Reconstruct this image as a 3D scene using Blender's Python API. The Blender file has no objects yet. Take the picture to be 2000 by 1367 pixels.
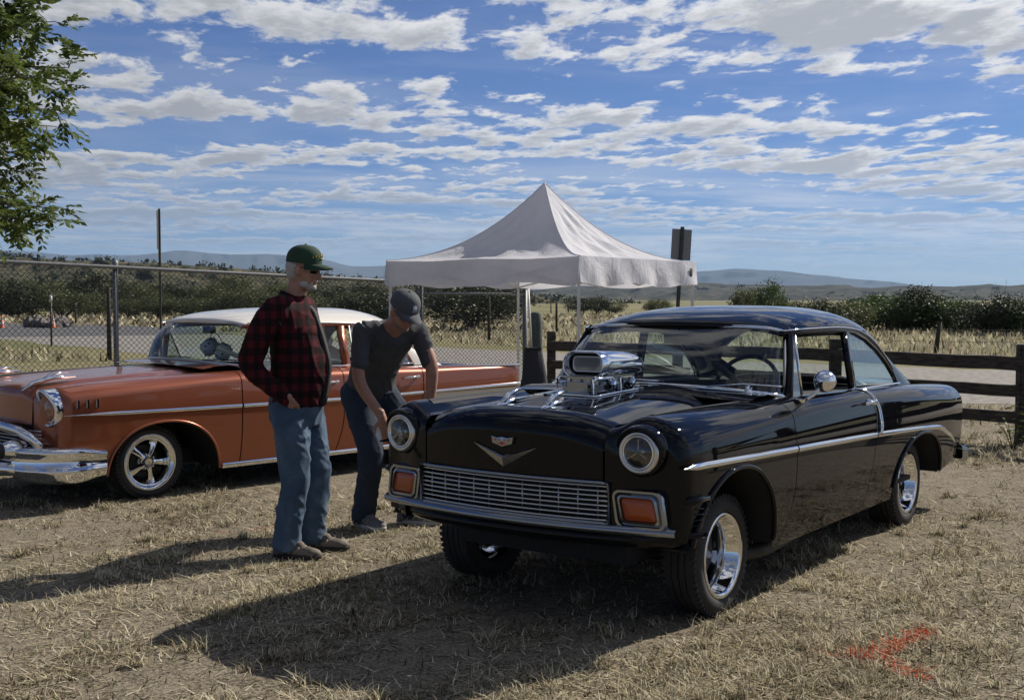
import bpy, bmesh, math, random
import numpy as np
from mathutils import Vector, Matrix
R = math.radians
random.seed(7); rng = np.random.default_rng(7)
scene = bpy.context.scene
C = scene.collection
# ------------------------------------------------------------------ camera, sky, sun, exposure
cd = bpy.data.cameras.new('camera'); cam = bpy.data.objects.new('camera', cd); C.objects.link(cam)
cd.sensor_width = 36.0; cd.lens = 2300.0 / 2000.0 * 36.0; cd.clip_start = 0.05; cd.clip_end = 40000
CAM_H = 1.58
PITCH = math.atan((683.5 - 586.0) / 2300.0)
cam.location = (0, 0, CAM_H); cam.rotation_euler = (R(90) - PITCH, 0, 0)
scene.camera = cam
SUN_EL = R(37.0); SUN_DIR = Vector((0.80, 0.60, 0)).normalized()   # towards the sun, on the ground
sd = bpy.data.lights.new('sun', 'SUN'); sd.energy = 5.0; sd.angle = R(0.53); sd.color = (1.0, 0.92, 0.81)
sun = bpy.data.objects.new('sun', sd); C.objects.link(sun)
to_sun = Vector((SUN_DIR.x * math.cos(SUN_EL), SUN_DIR.y * math.cos(SUN_EL), math.sin(SUN_EL)))
sun.rotation_euler = to_sun.to_track_quat('Z', 'Y').to_euler()
scene.view_settings.view_transform = 'Standard'; scene.view_settings.look = 'None'
scene.view_settings.exposure = 0.36; scene.view_settings.gamma = 1.0
scene.render.resolution_x = 1024; scene.render.resolution_y = 699

class NT:
    """small helper round a node tree"""
    def __init__(s, tree): s.t = tree; s.n = tree.nodes; s.l = tree.links
    def node(s, typ, ins=None, **props):
        n = s.n.new(typ)
        for k, v in props.items(): setattr(n, k, v)
        if ins:
            for k, v in ins.items(): s.put(n.inputs[k], v)
        return n
    def put(s, sock, v):
        if isinstance(v, bpy.types.NodeSocket): s.l.new(v, sock)
        else:
            if hasattr(sock.default_value, '__len__') and not hasattr(v, '__len__'): v = (v,) * len(sock.default_value)
            if hasattr(v, '__len__') and len(v) == 3 and len(getattr(sock, 'default_value', (0,0,0))) == 4: v = (*v, 1)
            sock.default_value = v
    def m(s, op, a, b=0.0, c=0.0, clamp=False):
        n = s.n.new('ShaderNodeMath'); n.operation = op; n.use_clamp = clamp
        s.put(n.inputs[0], a); s.put(n.inputs[1], b); s.put(n.inputs[2], c); return n.outputs[0]
    def mix(s, f, a, b, blend='MIX'):
        n = s.n.new('ShaderNodeMix'); n.data_type = 'RGBA'; n.blend_type = blend
        s.put(n.inputs[0], f); s.put(n.inputs[6], a); s.put(n.inputs[7], b); return n.outputs[2]
    def ramp(s, f, stops, interp='LINEAR'):
        n = s.n.new('ShaderNodeValToRGB'); n.color_ramp.interpolation = interp
        e = n.color_ramp.elements
        while len(e) < len(stops): e.new(0.5)
        for i, (p, c) in enumerate(stops):
            e[i].position = p; e[i].color = (*c, 1) if hasattr(c, '__len__') else (c, c, c, 1)
        s.put(n.inputs[0], f); return n.outputs[0]
    def sstep(s, x, a, b):
        n = s.n.new('ShaderNodeMapRange'); n.interpolation_type = 'SMOOTHSTEP'
        s.put(n.inputs[0], x); s.put(n.inputs[1], a); s.put(n.inputs[2], b); return n.outputs[0]
    def noise(s, vec, scale, detail=4, rough=0.5, dist=0.0, w=None):
        n = s.node('ShaderNodeTexNoise', {'Scale': scale, 'Detail': detail, 'Roughness': rough, 'Distortion': dist})
        s.put(n.inputs['Vector'], vec); return n.outputs[0]
    def comb(s, x, y, z):
        n = s.n.new('ShaderNodeCombineXYZ'); s.put(n.inputs[0], x); s.put(n.inputs[1], y); s.put(n.inputs[2], z); return n.outputs[0]

# ---- sky with rows of altocumulus on a flat layer high above the place
world = bpy.data.worlds.new('World'); scene.world = world; world.use_nodes = True
w = NT(world.node_tree); w.n.clear()
sky = w.node('ShaderNodeTexSky', sky_type='NISHITA', sun_disc=False, sun_elevation=SUN_EL,
             sun_rotation=math.atan2(SUN_DIR.x, SUN_DIR.y), altitude=1500, air_density=1.0, dust_density=0.1, ozone_density=1.6)
tc = w.node('ShaderNodeTexCoord'); sx = w.node('ShaderNodeSeparateXYZ', {0: tc.outputs['Generated']})
X, Y, Z = sx.outputs
zz = w.m('ADD', w.m('MAXIMUM', Z, 0.0), 0.045)
U = w.m('DIVIDE', X, zz); V = w.m('DIVIDE', Y, zz)
# rows: coordinates turned so the rows run a little down to the right
ca, sa = math.cos(R(12)), math.sin(R(12))
U2 = w.m('ADD', w.m('MULTIPLY', U, ca), w.m('MULTIPLY', V, sa))
V2 = w.m('SUBTRACT', w.m('MULTIPLY', V, ca), w.m('MULTIPLY', U, sa))
def field(off):
    vv_ = w.m('ADD', V2, off)
    big = w.noise(w.comb(w.m('MULTIPLY', U2, 0.50), w.m('MULTIPLY', vv_, 1.35), 6.1), 1.0, 2, 0.5)
    puff = w.noise(w.comb(w.m('MULTIPLY', U2, 5.2), w.m('MULTIPLY', vv_, 3.3), 1.7), 1.0, 6, 0.62, 0.2)
    return w.m('ADD', w.m('MULTIPLY', big, .85), w.m('MULTIPLY', puff, 0.85))
d0 = field(0.0); d1 = field(-0.13)
mask = w.m('MULTIPLY', w.sstep(d0, 0.805, 0.925), w.m('ADD', .45, w.m('MULTIPLY', w.sstep(Z, .03, .12), .55)))
veil = w.noise(w.comb(w.m('MULTIPLY', U2, 0.7), w.m('MULTIPLY', V2, 1.0), 9.0), 0.7, 5, 0.62, 0.4)
low = w.sstep(Z, .14, .05)
mask = w.m('MAXIMUM', mask, w.m('MULTIPLY', w.sstep(veil, 0.40, 0.66), w.m('ADD', .14, w.m('MULTIPLY', low, .5))))
mask = w.m('MULTIPLY', mask, w.sstep(Z, -0.005, 0.06))
shade = w.m('MULTIPLY', w.sstep(w.m('ADD', d1, w.m('MULTIPLY', w.m('SUBTRACT', d0, .87), .9)), .80, 1.12), .9)
ccol = w.mix(shade, (11.8, 11.8, 12.0), (5.6, 5.9, 6.5))
tint = w.mix(1.0, sky.outputs[0], (.48, .70, 1.14), 'MULTIPLY')
sdot = w.m('ADD', w.m('ADD', w.m('MULTIPLY', X, to_sun.x), w.m('MULTIPLY', Y, to_sun.y)), w.m('MULTIPLY', Z, to_sun.z))
glow = w.m('ADD', .26, w.m('MULTIPLY', w.sstep(sdot, -.30, .75), .86))       # thin cloud scatters sunlight forward: brighter towards the sun
ccol = w.mix(1.0, ccol, w.comb(glow, glow, glow), 'MULTIPLY')
col = w.mix(mask, tint, ccol)
bg = w.node('ShaderNodeBackground', {'Color': col, 'Strength': 0.05})
out = w.node('ShaderNodeOutputWorld', {'Surface': bg.outputs[0]})

# ------------------------------------------------------------------ helpers
def setp(o, label=None, category=None, group=None, kind=None):
    for k, v in (('label', label), ('category', category), ('group', group), ('kind', kind)):
        if v: o[k] = v
    return o
def link(name, me, mat=None, parent=None, smooth=True, **kw):
    o = bpy.data.objects.new(name, me); C.objects.link(o)
    if mat is not None:
        for mm in (mat if isinstance(mat, (list, tuple)) else [mat]): me.materials.append(mm)
    if smooth: me.polygons.foreach_set('use_smooth', [True] * len(me.polygons))
    if parent: o.parent = parent
    return setp(o, **kw)
def empty(name, loc=(0,0,0), rz=0, **kw):
    o = bpy.data.objects.new(name, None); C.objects.link(o); o.location = loc; o.rotation_euler = (0,0,rz); o.empty_display_size = .2
    return setp(o, **kw)
def sp(x, xs, ys):
    """smooth interpolation through a table (xs may fall or rise)"""
    xs = np.asarray(xs, float); ys = np.asarray(ys, float)
    if xs[0] > xs[-1]: xs, ys = xs[::-1], ys[::-1]
    x = np.clip(np.asarray(x, float), xs[0], xs[-1])
    d = np.diff(ys) / np.diff(xs); t = np.empty_like(ys); t[0], t[-1] = d[0], d[-1]
    for i in range(1, len(xs) - 1):
        t[i] = 0 if d[i-1] * d[i] <= 0 else 2 * d[i-1] * d[i] / (d[i-1] + d[i])
    i = np.clip(np.searchsorted(xs, x) - 1, 0, len(xs) - 2); h = xs[i+1] - xs[i]; s = (x - xs[i]) / h
    return ((2*s**3 - 3*s**2 + 1) * ys[i] + (s**3 - 2*s**2 + s) * h * t[i] + (-2*s**3 + 3*s**2) * ys[i+1] + (s**3 - s**2) * h * t[i+1])
def sm(x, a, b):
    t = np.clip((np.asarray(x, float) - a) / (b - a), 0, 1); return t * t * (3 - 2 * t)
class MB:
    def __init__(s): s.v = []; s.f = []
    def add(s, v, f):
        n = len(s.v); s.v += [tuple(map(float, p)) for p in v]; s.f += [tuple(i + n for i in q) for q in f]; return s
    def grid(s, P, cu=False, cv=False):
        P = np.asarray(P, float); n, m = P.shape[:2]; f = []
        for i in range(n if cu else n - 1):
            for j in range(m if cv else m - 1):
                a, b = i * m + j, i * m + (j + 1) % m; i2 = (i + 1) % n
                f.append((a, b, i2 * m + (j + 1) % m, i2 * m + j))
        return s.add(P.reshape(-1, 3), f)
    def tube(s, path, r, n=8, caps=True, closed=False, up=(0, 0, 1), flat=1.0):
        path = [Vector(p) for p in path]; k = len(path); rr = r if hasattr(r, '__len__') else [r] * k
        rows = []; up = Vector(up)
        for i, p in enumerate(path):
            a = path[(i - 1) % k] if (closed or i > 0) else p; b = path[(i + 1) % k] if (closed or i < k - 1) else p
            t = (b - a).normalized(); sd_ = t.cross(up)
            if sd_.length < 1e-4: sd_ = t.cross(Vector((1, 0, 0)))
            sd_.normalize(); u2 = sd_.cross(t)
            rows.append([p + (sd_ * math.cos(q) * rr[i] + u2 * math.sin(q) * rr[i] * flat) for q in [2 * math.pi * j / n for j in range(n)]])
        base = len(s.v); s.grid([[tuple(q) for q in row] for row in rows], cu=closed, cv=True)
        if caps and not closed:
            s.f.append(tuple(base + j for j in range(n))[::-1]); s.f.append(tuple(base + (k - 1) * n + j for j in range(n)))
        return s
    def lathe(s, prof, n=32, center=(0, 0, 0), axis='y', a0=0, a1=2 * math.pi):
        """prof: (radius, position along the axis)"""
        full = abs(a1 - a0 - 2 * math.pi) < 1e-6; rows = []
        for i in range(n if full else n + 1):
            a = a0 + (a1 - a0) * i / n; c, q = math.cos(a), math.sin(a); row = []
            for r, h in prof:
                p = {'y': (r * c, h, r * q), 'z': (r * c, r * q, h), 'x': (h, r * c, r * q)}[axis]
                row.append((center[0] + p[0], center[1] + p[1], center[2] + p[2]))
            rows.append(row)
        return s.grid(rows, cu=full)
    def box(s, c, size, rot=None, taper=1.0):
        hx, hy, hz = size[0] / 2, size[1] / 2, size[2] / 2; v = []
        for z, k in ((-hz, 1), (hz, taper)):
            for x, y in ((-hx, -hy), (hx, -hy), (hx, hy), (-hx, hy)):
                p = Vector((x * k, y * k, z))
                if rot is not None: p = rot @ p
                v.append((p.x + c[0], p.y + c[1], p.z + c[2]))
        return s.add(v, [(3, 2, 1, 0), (4, 5, 6, 7), (0, 1, 5, 4), (1, 2, 6, 5), (2, 3, 7, 6), (3, 0, 4, 7)])
    def bar(s, a, b, wy, wz, up=(0, 0, 1)):
        a, b = Vector(a), Vector(b); t = (b - a); L = t.length; t.normalize(); sd_ = t.cross(Vector(up))
        if sd_.length < 1e-4: sd_ = t.cross(Vector((1, 0, 0)))
        sd_.normalize(); u = sd_.cross(t)
        return s.box((a + b) / 2, (L, wy, wz), Matrix((t, sd_, u)).transposed())
    def mirror(s):
        n = len(s.v); s.v += [(x, -y, z) for x, y, z in s.v]; s.f += [tuple(i + n for i in q)[::-1] for q in s.f]; return s
    def mesh(s, name):
        me = bpy.data.meshes.new(name); me.from_pydata(s.v, [], s.f); me.update(); return me
    def build(s, name, mat, parent=None, smooth=True, bevel=0, fixn=False, sub=0, auto=None, **kw):
        me = s.mesh(name)
        if fixn or bevel:
            b = bmesh.new(); b.from_mesh(me); bmesh.ops.recalc_face_normals(b, faces=b.faces)
            if bevel: bmesh.ops.bevel(b, geom=[e for e in b.edges if len(e.link_faces) == 2 and e.calc_face_angle() > .5], offset=bevel, segments=2, affect='EDGES')
            b.to_mesh(me); b.free()
        o = link(name, me, mat, parent, smooth, **kw)
        if smooth and auto is not None: me.set_sharp_from_angle(angle=R(auto))
        if sub: md = o.modifiers.new('s', 'SUBSURF'); md.levels = sub; md.render_levels = sub
        return o
def np_mesh(name, V, F):
    """V (n,3), F (k,4) or (k,3) index arrays: fast mesh"""
    me = bpy.data.meshes.new(name); k = F.shape[1]
    me.vertices.add(len(V)); me.vertices.foreach_set('co', np.asarray(V, np.float32).ravel())
    me.loops.add(F.size); me.loops.foreach_set('vertex_index', F.astype(np.int32).ravel())
    me.polygons.add(len(F)); me.polygons.foreach_set('loop_start', np.arange(0, F.size, k, dtype=np.int32))
    me.polygons.foreach_set('loop_total', np.full(len(F), k, np.int32)); me.update(calc_edges=True); return me

# ------------------------------------------------------------------ materials
def mat(name, col=(.5,.5,.5), rough=.5, metal=0.0, coat=0.0, spec=0.5, var=0.0, vscale=8.0, bump=0.0, bscale=60.0, stretch=None, sub=0.0, trans=0.0):
    m = bpy.data.materials.new(name); m.use_nodes = True; t = NT(m.node_tree); b = t.n['Principled BSDF']
    b.inputs['Roughness'].default_value = rough; b.inputs['Metallic'].default_value = metal
    b.inputs['Coat Weight'].default_value = coat; b.inputs['Coat Roughness'].default_value = 0.02; b.inputs['Specular IOR Level'].default_value = spec
    b.inputs['Base Color'].default_value = (*col, 1)
    tcn = t.node('ShaderNodeTexCoord'); vec = tcn.outputs['Object']
    if stretch: vec = t.node('ShaderNodeMapping', {'Vector': vec, 'Scale': stretch}).outputs[0]
    if var:
        f = t.noise(vec, vscale, 6, .62)
        c = t.mix(t.sstep(f, .3, .7), tuple(max(0, q * (1 - var)) for q in col), tuple(min(1, q * (1 + var)) for q in col))
        t.l.new(c, b.inputs['Base Color'])
        t.put(b.inputs['Roughness'], t.m('ADD', rough - .08, t.m('MULTIPLY', f, .16)))
    if bump:
        bn = t.node('ShaderNodeBump', {'Strength': bump, 'Distance': .01, 'Height': t.noise(vec, bscale, 5, .6)})
        t.l.new(bn.outputs[0], b.inputs['Normal'])
    m['nt'] = 1
    return m
def leafmat(name, c0, c1, trans=.35, rough=.55):
    m = bpy.data.materials.new(name); m.use_nodes = True; t = NT(m.node_tree); t.n.clear()
    at = t.node('ShaderNodeAttribute', attribute_name='rnd')
    c = t.mix(at.outputs['Fac'], c0, c1)
    d = t.node('ShaderNodeBsdfPrincipled', {'Base Color': c, 'Roughness': rough, 'Specular IOR Level': .25})
    tr = t.node('ShaderNodeBsdfTranslucent', {'Color': c})
    mx = t.node('ShaderNodeMixShader', {0: trans, 1: d.outputs[0], 2: tr.outputs[0]})
    t.node('ShaderNodeOutputMaterial', {'Surface': mx.outputs[0]}); return m
def glassmat(name, tint=(.8,.9,.86), base=.04):
    m = bpy.data.materials.new(name); m.use_nodes = True; t = NT(m.node_tree); t.n.clear()
    lw = t.node('ShaderNodeFresnel', {'IOR': 1.5})
    tr = t.node('ShaderNodeBsdfTransparent', {'Color': (*tint, 1)}); gl = t.node('ShaderNodeBsdfGlossy', {'Color': (1,1,1,1), 'Roughness': .01})
    f = t.m('ADD', t.m('MULTIPLY', lw.outputs[0], 1.05), base, clamp=True)
    mx = t.node('ShaderNodeMixShader', {0: f, 1: tr.outputs[0], 2: gl.outputs[0]})
    t.node('ShaderNodeOutputMaterial', {'Surface': mx.outputs[0]}); return m
M = {}
M['black'] = mat('black_paint', (.003,.0035,.005), .03, 0, 0.0, .27, bump=0)
M['copper'] = mat('copper_paint', (.27,.074,.030), .30, .45, .8)
M['cream'] = mat('white_paint', (.78,.74,.65), .22, 0, .8)
M['chrome'] = mat('chrome', (.82,.83,.84), .06, 1.0, bump=0)
M['alum'] = mat('brushed_aluminium', (.62,.62,.61), .30, 1.0)
M['dchrome'] = mat('smoked_chrome', (.30,.32,.35), .16, 1.0)
M['rubber'] = mat('tyre_rubber', (.022,.021,.020), .72, var=.35, vscale=9, bump=.15, bscale=120)
M['matblack'] = mat('matt_black', (.008,.008,.009), .75)
M['inner'] = mat('dark_interior', (.012,.012,.014), .6)
M['vinyl'] = mat('seat_vinyl', (.02,.02,.024), .42, bump=.1, bscale=300)
M['glass'] = glassmat('window_glass', (.80,.88,.85), .0)
M['qglass'] = glassmat('tinted_glass', (.62,.74,.72), .12)
M['lens'] = glassmat('lamp_glass', (.95,.95,.95), .05)
M['amber'] = mat('amber_lens', (.36,.06,.005), .15, 0, .5, bump=.3, bscale=90)
M['redpaint'] = mat('red_enamel', (.5,.02,.02), .3)
M['ivory'] = mat('ivory_plastic', (.55,.52,.44), .35)
M['wood'] = mat('weathered_dark_timber', (.045,.036,.03), .85, var=.75, vscale=7, stretch=(1,1,6), bump=.7, bscale=25)
M['galv'] = mat('galvanised_steel', (.20,.205,.205), .55, .35, var=.2, vscale=30)
M['post'] = mat('dark_post_and_shaded_wire', (.05,.05,.048), .6, .4, var=.3)
M['canvas'] = mat('white_tent_fabric', (.72,.73,.78), .75, bump=.12, bscale=40)
# ------------------------------------------------------------------ the two cars
def smooth_arr(xs): return np.array(sorted(set(np.round(xs, 5))))
def arch_z(x, ar):
    c, a, zb, b, e = ar; q = 1 - np.abs((x - c) / a) ** e
    return zb + b * np.maximum(q, 0) ** (1 / e)
class Shell:
    """the sheet metal of a saloon car: sections across the car at stations along it"""
    def __init__(s, **k): s.__dict__.update(k)
    def zb(s, x):
        for ar in s.arches:
            if abs(x - ar[0]) < ar[1]: return max(float(arch_z(x, ar)), s.rock(x))
        return s.rock(x)
    def rock(s, x): return float(sp(x, *s.rocker))
    def W(s, x): return float(sp(x, *s.width))
    def side_y(s, x, z): return s.W(x) * float(sp(z, *s.bulge))
    def shift(s, x, z):
        d = 0.0
        for gx, zt, dz, amt, wl, wr in s.gaps:            # curved door gaps
            if z < zt:
                wgt = 1 - sm(abs(x - gx), 0, wl if x > gx else wr); d += amt * ((zt - z) / dz) ** 1.7 * wgt
        return d
    def nose(s, x, y):
        return x + float(sm(x, s.xf - .47, s.xf)) * (s.bow[0] - s.bow[1] * (abs(y) / .7) ** 2)
    def section(s, x, yin, n1=16, n2=12, n3=10, off=0.0, warp=True):
        zt = float(sp(x, *s.crest)); yt = float(sp(x, *s.cresty)); rz = float(sp(x, *s.shoulder)); vd = float(sp(x, *s.valley))
        f = max(0, (x - (s.xf - s.Rf)) / s.Rf); k = 1 - math.sqrt(max(0, 1 - min(f, 1) ** 2)); zt -= k * s.Rf * .85; wk = k * s.Rf * .7
        fr = max(0, ((s.xr + s.Rr) - x) / s.Rr); kr = 1 - math.sqrt(max(0, 1 - min(fr, 1) ** 2)); zt -= kr * s.Rr * .5; wk += kr * s.Rr * .6
        zs = zt - rz; zb = min(s.zb(x), zs - .02); P = []
        for i in range(n1):
            z = zb + (zs - zb) * i / n1; P.append((s.side_y(x, z) - wk, z))
        y0 = s.side_y(x, zs) - wk; yt = min(yt, y0 - .03)
        for i in range(n2 + 1):
            a = i / n2 * math.pi / 2; P.append((yt + (y0 - yt) * math.cos(a), zs + rz * math.sin(a)))
        for i in range(1, n3 + 1):
            u = i / n3; P.append((yt + (yin - yt) * u, zt - vd * float(sm(u, 0, 1))))
        out = []
        for y, z in P:
            xx = x + s.shift(x, z); out.append((s.nose(xx, y) if warp else xx, y - off, z))
        return out
    def hood_z(s, x, y):
        zc = float(sp(x, *s.hoodc)); zv = float(sp(x, *s.crest)) - float(sp(x, *s.valley)) + .004
        z = zv + (zc - zv) * (1 - (abs(y) / s.hoodw) ** 3.0)
        f = max(0, (x - (s.xf - s.Rh)) / s.Rh); k = 1 - math.sqrt(max(0, 1 - min(f, 1) ** 2)); return z - k * s.Rh * s.hk
    def stations(s, a, b):
        xs = list(np.linspace(a, b, max(3, int(abs(a - b) / .05))))
        for ar in s.arches:
            for q in np.linspace(0.02, math.pi - .02, 44):
                x = ar[0] + ar[1] * math.cos(q)
                if min(a, b) < x < max(a, b): xs.append(x)
            for e in (-1, 1):
                x = ar[0] + e * ar[1] * 1.002
                if min(a, b) < x < max(a, b): xs.append(x)
        if max(a, b) > s.xf - s.Rf:
            xs += [s.xf - s.Rf + s.Rf * math.sin(q) for q in np.linspace(0, math.pi / 2, 10)]
        if min(a, b) < s.xr + s.Rr:
            xs += [s.xr + s.Rr - s.Rr * math.sin(q) for q in np.linspace(0, math.pi / 2, 10)]
        xs = smooth_arr([x for x in xs if min(a, b) - 1e-6 <= x <= max(a, b) + 1e-6]); return xs
    def panel(s, a, b, yin, side, off=0.0, capf=None, capr=None):
        mb = MB(); xs = s.stations(a, b)
        rows = [s.section(x, yin, off=off) for x in xs]
        G = np.array(rows); mb.grid(G)
        for cap, row in ((capf, rows[-1]), (capr, rows[0])):
            if cap:
                zlow = row[0][2]; loop = list(row) + [(row[-1][0], row[-1][1], zlow)]
                cx, cy, cz = cap; rings = []
                for t in (0, .34, .67, 1):
                    rings.append([(p[0] + (s.nose(cx, p[1] + (cy - p[1]) * t) - p[0]) * t if capf is cap else p[0] + (cx - p[0]) * t, p[1] + (cy - p[1]) * t, p[2] + (cz - p[2]) * t) for p in loop])
                mb.grid(np.array(rings), cv=True)
        if side < 0: mb.v = [(x, -y, z) for x, y, z in mb.v]; mb.f = [q[::-1] for q in mb.f]
        return mb
def strip(path, hw, hz, n=6, out=(0, 1, 0)):
    """a half-round moulding along a path on the car's side"""
    rows = []; k = len(path)
    for i, p in enumerate(path):
        p = Vector(p); t = (Vector(path[min(i + 1, k - 1)]) - Vector(path[max(i - 1, 0)])).normalized(); o = Vector(out); u = t.cross(o).normalized()
        e = hz[i] if hasattr(hz, '__len__') else hz
        rows.append([tuple(p + u * math.cos(a) * e + o * (math.sin(a) * hw)) for a in [math.pi * j / n for j in range(n + 1)]])
    return MB().grid(rows)
def wheel(root, x, y, side, r, rim_r, width, style, label=None):
    """tyre, rim, five spokes, hub and nuts; axis along y, outer face at side*"""
    w_ = empty('wheel'); w_.parent = root; w_.location = (x, y, r); w_.rotation_euler = (0, random.uniform(0, 1), 0)
    h = width / 2; s = side
    prof = [(rim_r - .008, -h * .8), (rim_r + .012, -h), (rim_r + (r - rim_r) * .55, -h * 1.06), (r - .016, -h * .93), (r - .003, -h * .8)]
    for g in (-.55, -.2, .2, .55): prof += [(r, (g - .14) * h), (r, (g + .12) * h), (r - .008, (g + .13) * h), (r - .008, (g + .15) * h)] if g < .5 else [(r, (g - .14) * h), (r, .72 * h)]
    prof += [(r - .003, h * .8), (r - .016, h * .93), (rim_r + (r - rim_r) * .55, h * 1.06), (rim_r + (r - rim_r) * .3, h * 1.045), (rim_r + (r - rim_r) * .27, h * 1.03), (rim_r + .012, h), (rim_r - .008, h * .8)]
    prof = [(q, p * s) for q, p in prof]
    ty = MB().lathe(prof, 64)
    for k in range(56):                                     # shoulder tread blocks
        a = 2 * math.pi * k / 56
        for e in (-1, 1):
            rot = Matrix.Rotation(-a, 3, 'Y'); c = rot @ Vector((r - .008, 0, 0)); ty.box((c.x, e * h * .80, c.z), (.022, h * .26, r * .062), rot)
    ty.build('tyre', M['rubber'], w_, auto=35, fixn=True)
    rb = MB()
    dd = {'deep': .15, 'flat': .045}[style]
    rp = [(rim_r - .012, -h * .8), (rim_r - .035, -h * .5), (rim_r - .045, 0), (rim_r - .045, h - dd), (rim_r - .038, h - dd * .55), (rim_r - .036, h - dd * .45), (rim_r - .026, h - dd * .40), (rim_r - .022, h - .012), (rim_r - .012, h * 1.0), (rim_r + .004, h * 1.03), (rim_r + .008, h * 1.0), (rim_r + .002, h * .9)]
    rb.lathe([(q, p * s) for q, p in rp], 64)
    rb.build('rim', M['chrome'], w_, auto=50, fixn=True)
    hubf = (h - dd * .75) * s
    MB().lathe([(0.001, hubf + .012 * s), (.028, hubf + .012 * s), (.034, hubf + .004 * s), (.036, hubf - .03 * s)], 24).build('hub_cap', M['dchrome'] if style == 'deep' else M['chrome'], w_, auto=40, fixn=True)
    MB().lathe([(0.01, hubf - .045 * s), (.068, hubf - .035 * s), (.078, hubf - .05 * s), (.08, hubf - .09 * s)], 32).build('hub', M['alum'], w_, auto=40, fixn=True)
    MB().lathe([(0.01, -h * .3 * s), (.13, -h * .3 * s), (.132, -h * .45 * s)], 32).build('brake_drum', M['post'], w_, auto=40)
    for k in range(5):
        a = 2 * math.pi * k / 5; rot = Matrix.Rotation(a, 3, 'Y'); m_ = MB()
        rows = []
        for q, wd, dz, th in ((.045, .026, -.004, .018), (.085, .021, -.010, .016), (rim_r - .075, .030, -.02, .014), (rim_r - .040, .040, -.03, .012)):
            ring = [(q, hubf + (dz - th) * s, -wd), (q, hubf + dz * s, -wd * .75), (q, hubf + (dz + .007) * s, 0), (q, hubf + dz * s, wd * .75), (q, hubf + (dz - th) * s, wd)]
            rows.append([tuple(rot @ Vector(p)) for p in ring])
        m_.grid(rows).build('spoke', M['chrome'] if style == 'flat' else M['alum'], w_, auto=40, fixn=True)
        rot2 = Matrix.Rotation(a + math.pi / 5, 3, 'Y'); c = rot2 @ Vector((.058, hubf - .035 * s, 0))
        MB().lathe([(.001, .03 * s), (.007, .028 * s), (.0095, .018 * s), (.0095, 0)], 6, c).build('lug_nut', M['chrome'], w_, smooth=False, fixn=True)
    return w_
def seat(root, x, wid, zc, name='seat', m=None):
    mb = MB()
    def pad(c, sx, sz, tilt):
        rows = []
        for i in range(15):
            v = -1 + 2 * i / 14; yy = wid * v; k = (1 - abs(v) ** 6) ** .5 if abs(v) < 1 else 0.02
            ring = []
            for j in range(20):
                a = 2 * math.pi * j / 20; ca_, sa_ = math.cos(a), math.sin(a)
                px = sx * math.copysign(abs(ca_) ** .5, ca_) * max(k, .3); pz = sz * math.copysign(abs(sa_) ** .5, sa_) * max(k, .3)
                q = Matrix.Rotation(tilt, 3, 'Y') @ Vector((px, 0, pz)); ring.append((c[0] + q.x, yy, c[2] + q.z))
            rows.append(ring)
        mb.grid(rows, cv=True)
    pad((x + .02, 0, zc - .06), .28, .09, R(-6)); pad((x - .27, 0, zc + .14), .08, .24, R(-14))
    return mb.build(name, m or M['vinyl'], root)
def steering(root, c, tilt, r, mats):
    rot = Matrix.Rotation(tilt, 3, 'Y'); c = Vector(c)
    P = [c + rot @ Vector((0, r * math.cos(a), r * math.sin(a))) for a in np.linspace(0, 2 * math.pi, 40, endpoint=False)]
    w_ = MB().tube(P, .013, 8, closed=True).build('steering_wheel', mats, root)
    sp_ = MB()
    for a in (0.1, math.pi - .1, -math.pi / 2): sp_.tube([c + rot @ Vector((.03, 0, 0)), c + rot @ Vector((.0, r * math.cos(a), r * math.sin(a)))], .010, 6)
    sp_.build('spokes', mats, w_); MB().lathe([(.001, -.02), (.04, -.012), (.05, .02), (.02, .05)], 20, axis='x').build('horn_button', M['chrome'], w_).location = c
    MB().tube([c + rot @ Vector((.03, 0, 0)), c + rot @ Vector((.45, 0, -.02))], .022, 8).build('steering_column', mats, root)
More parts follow.
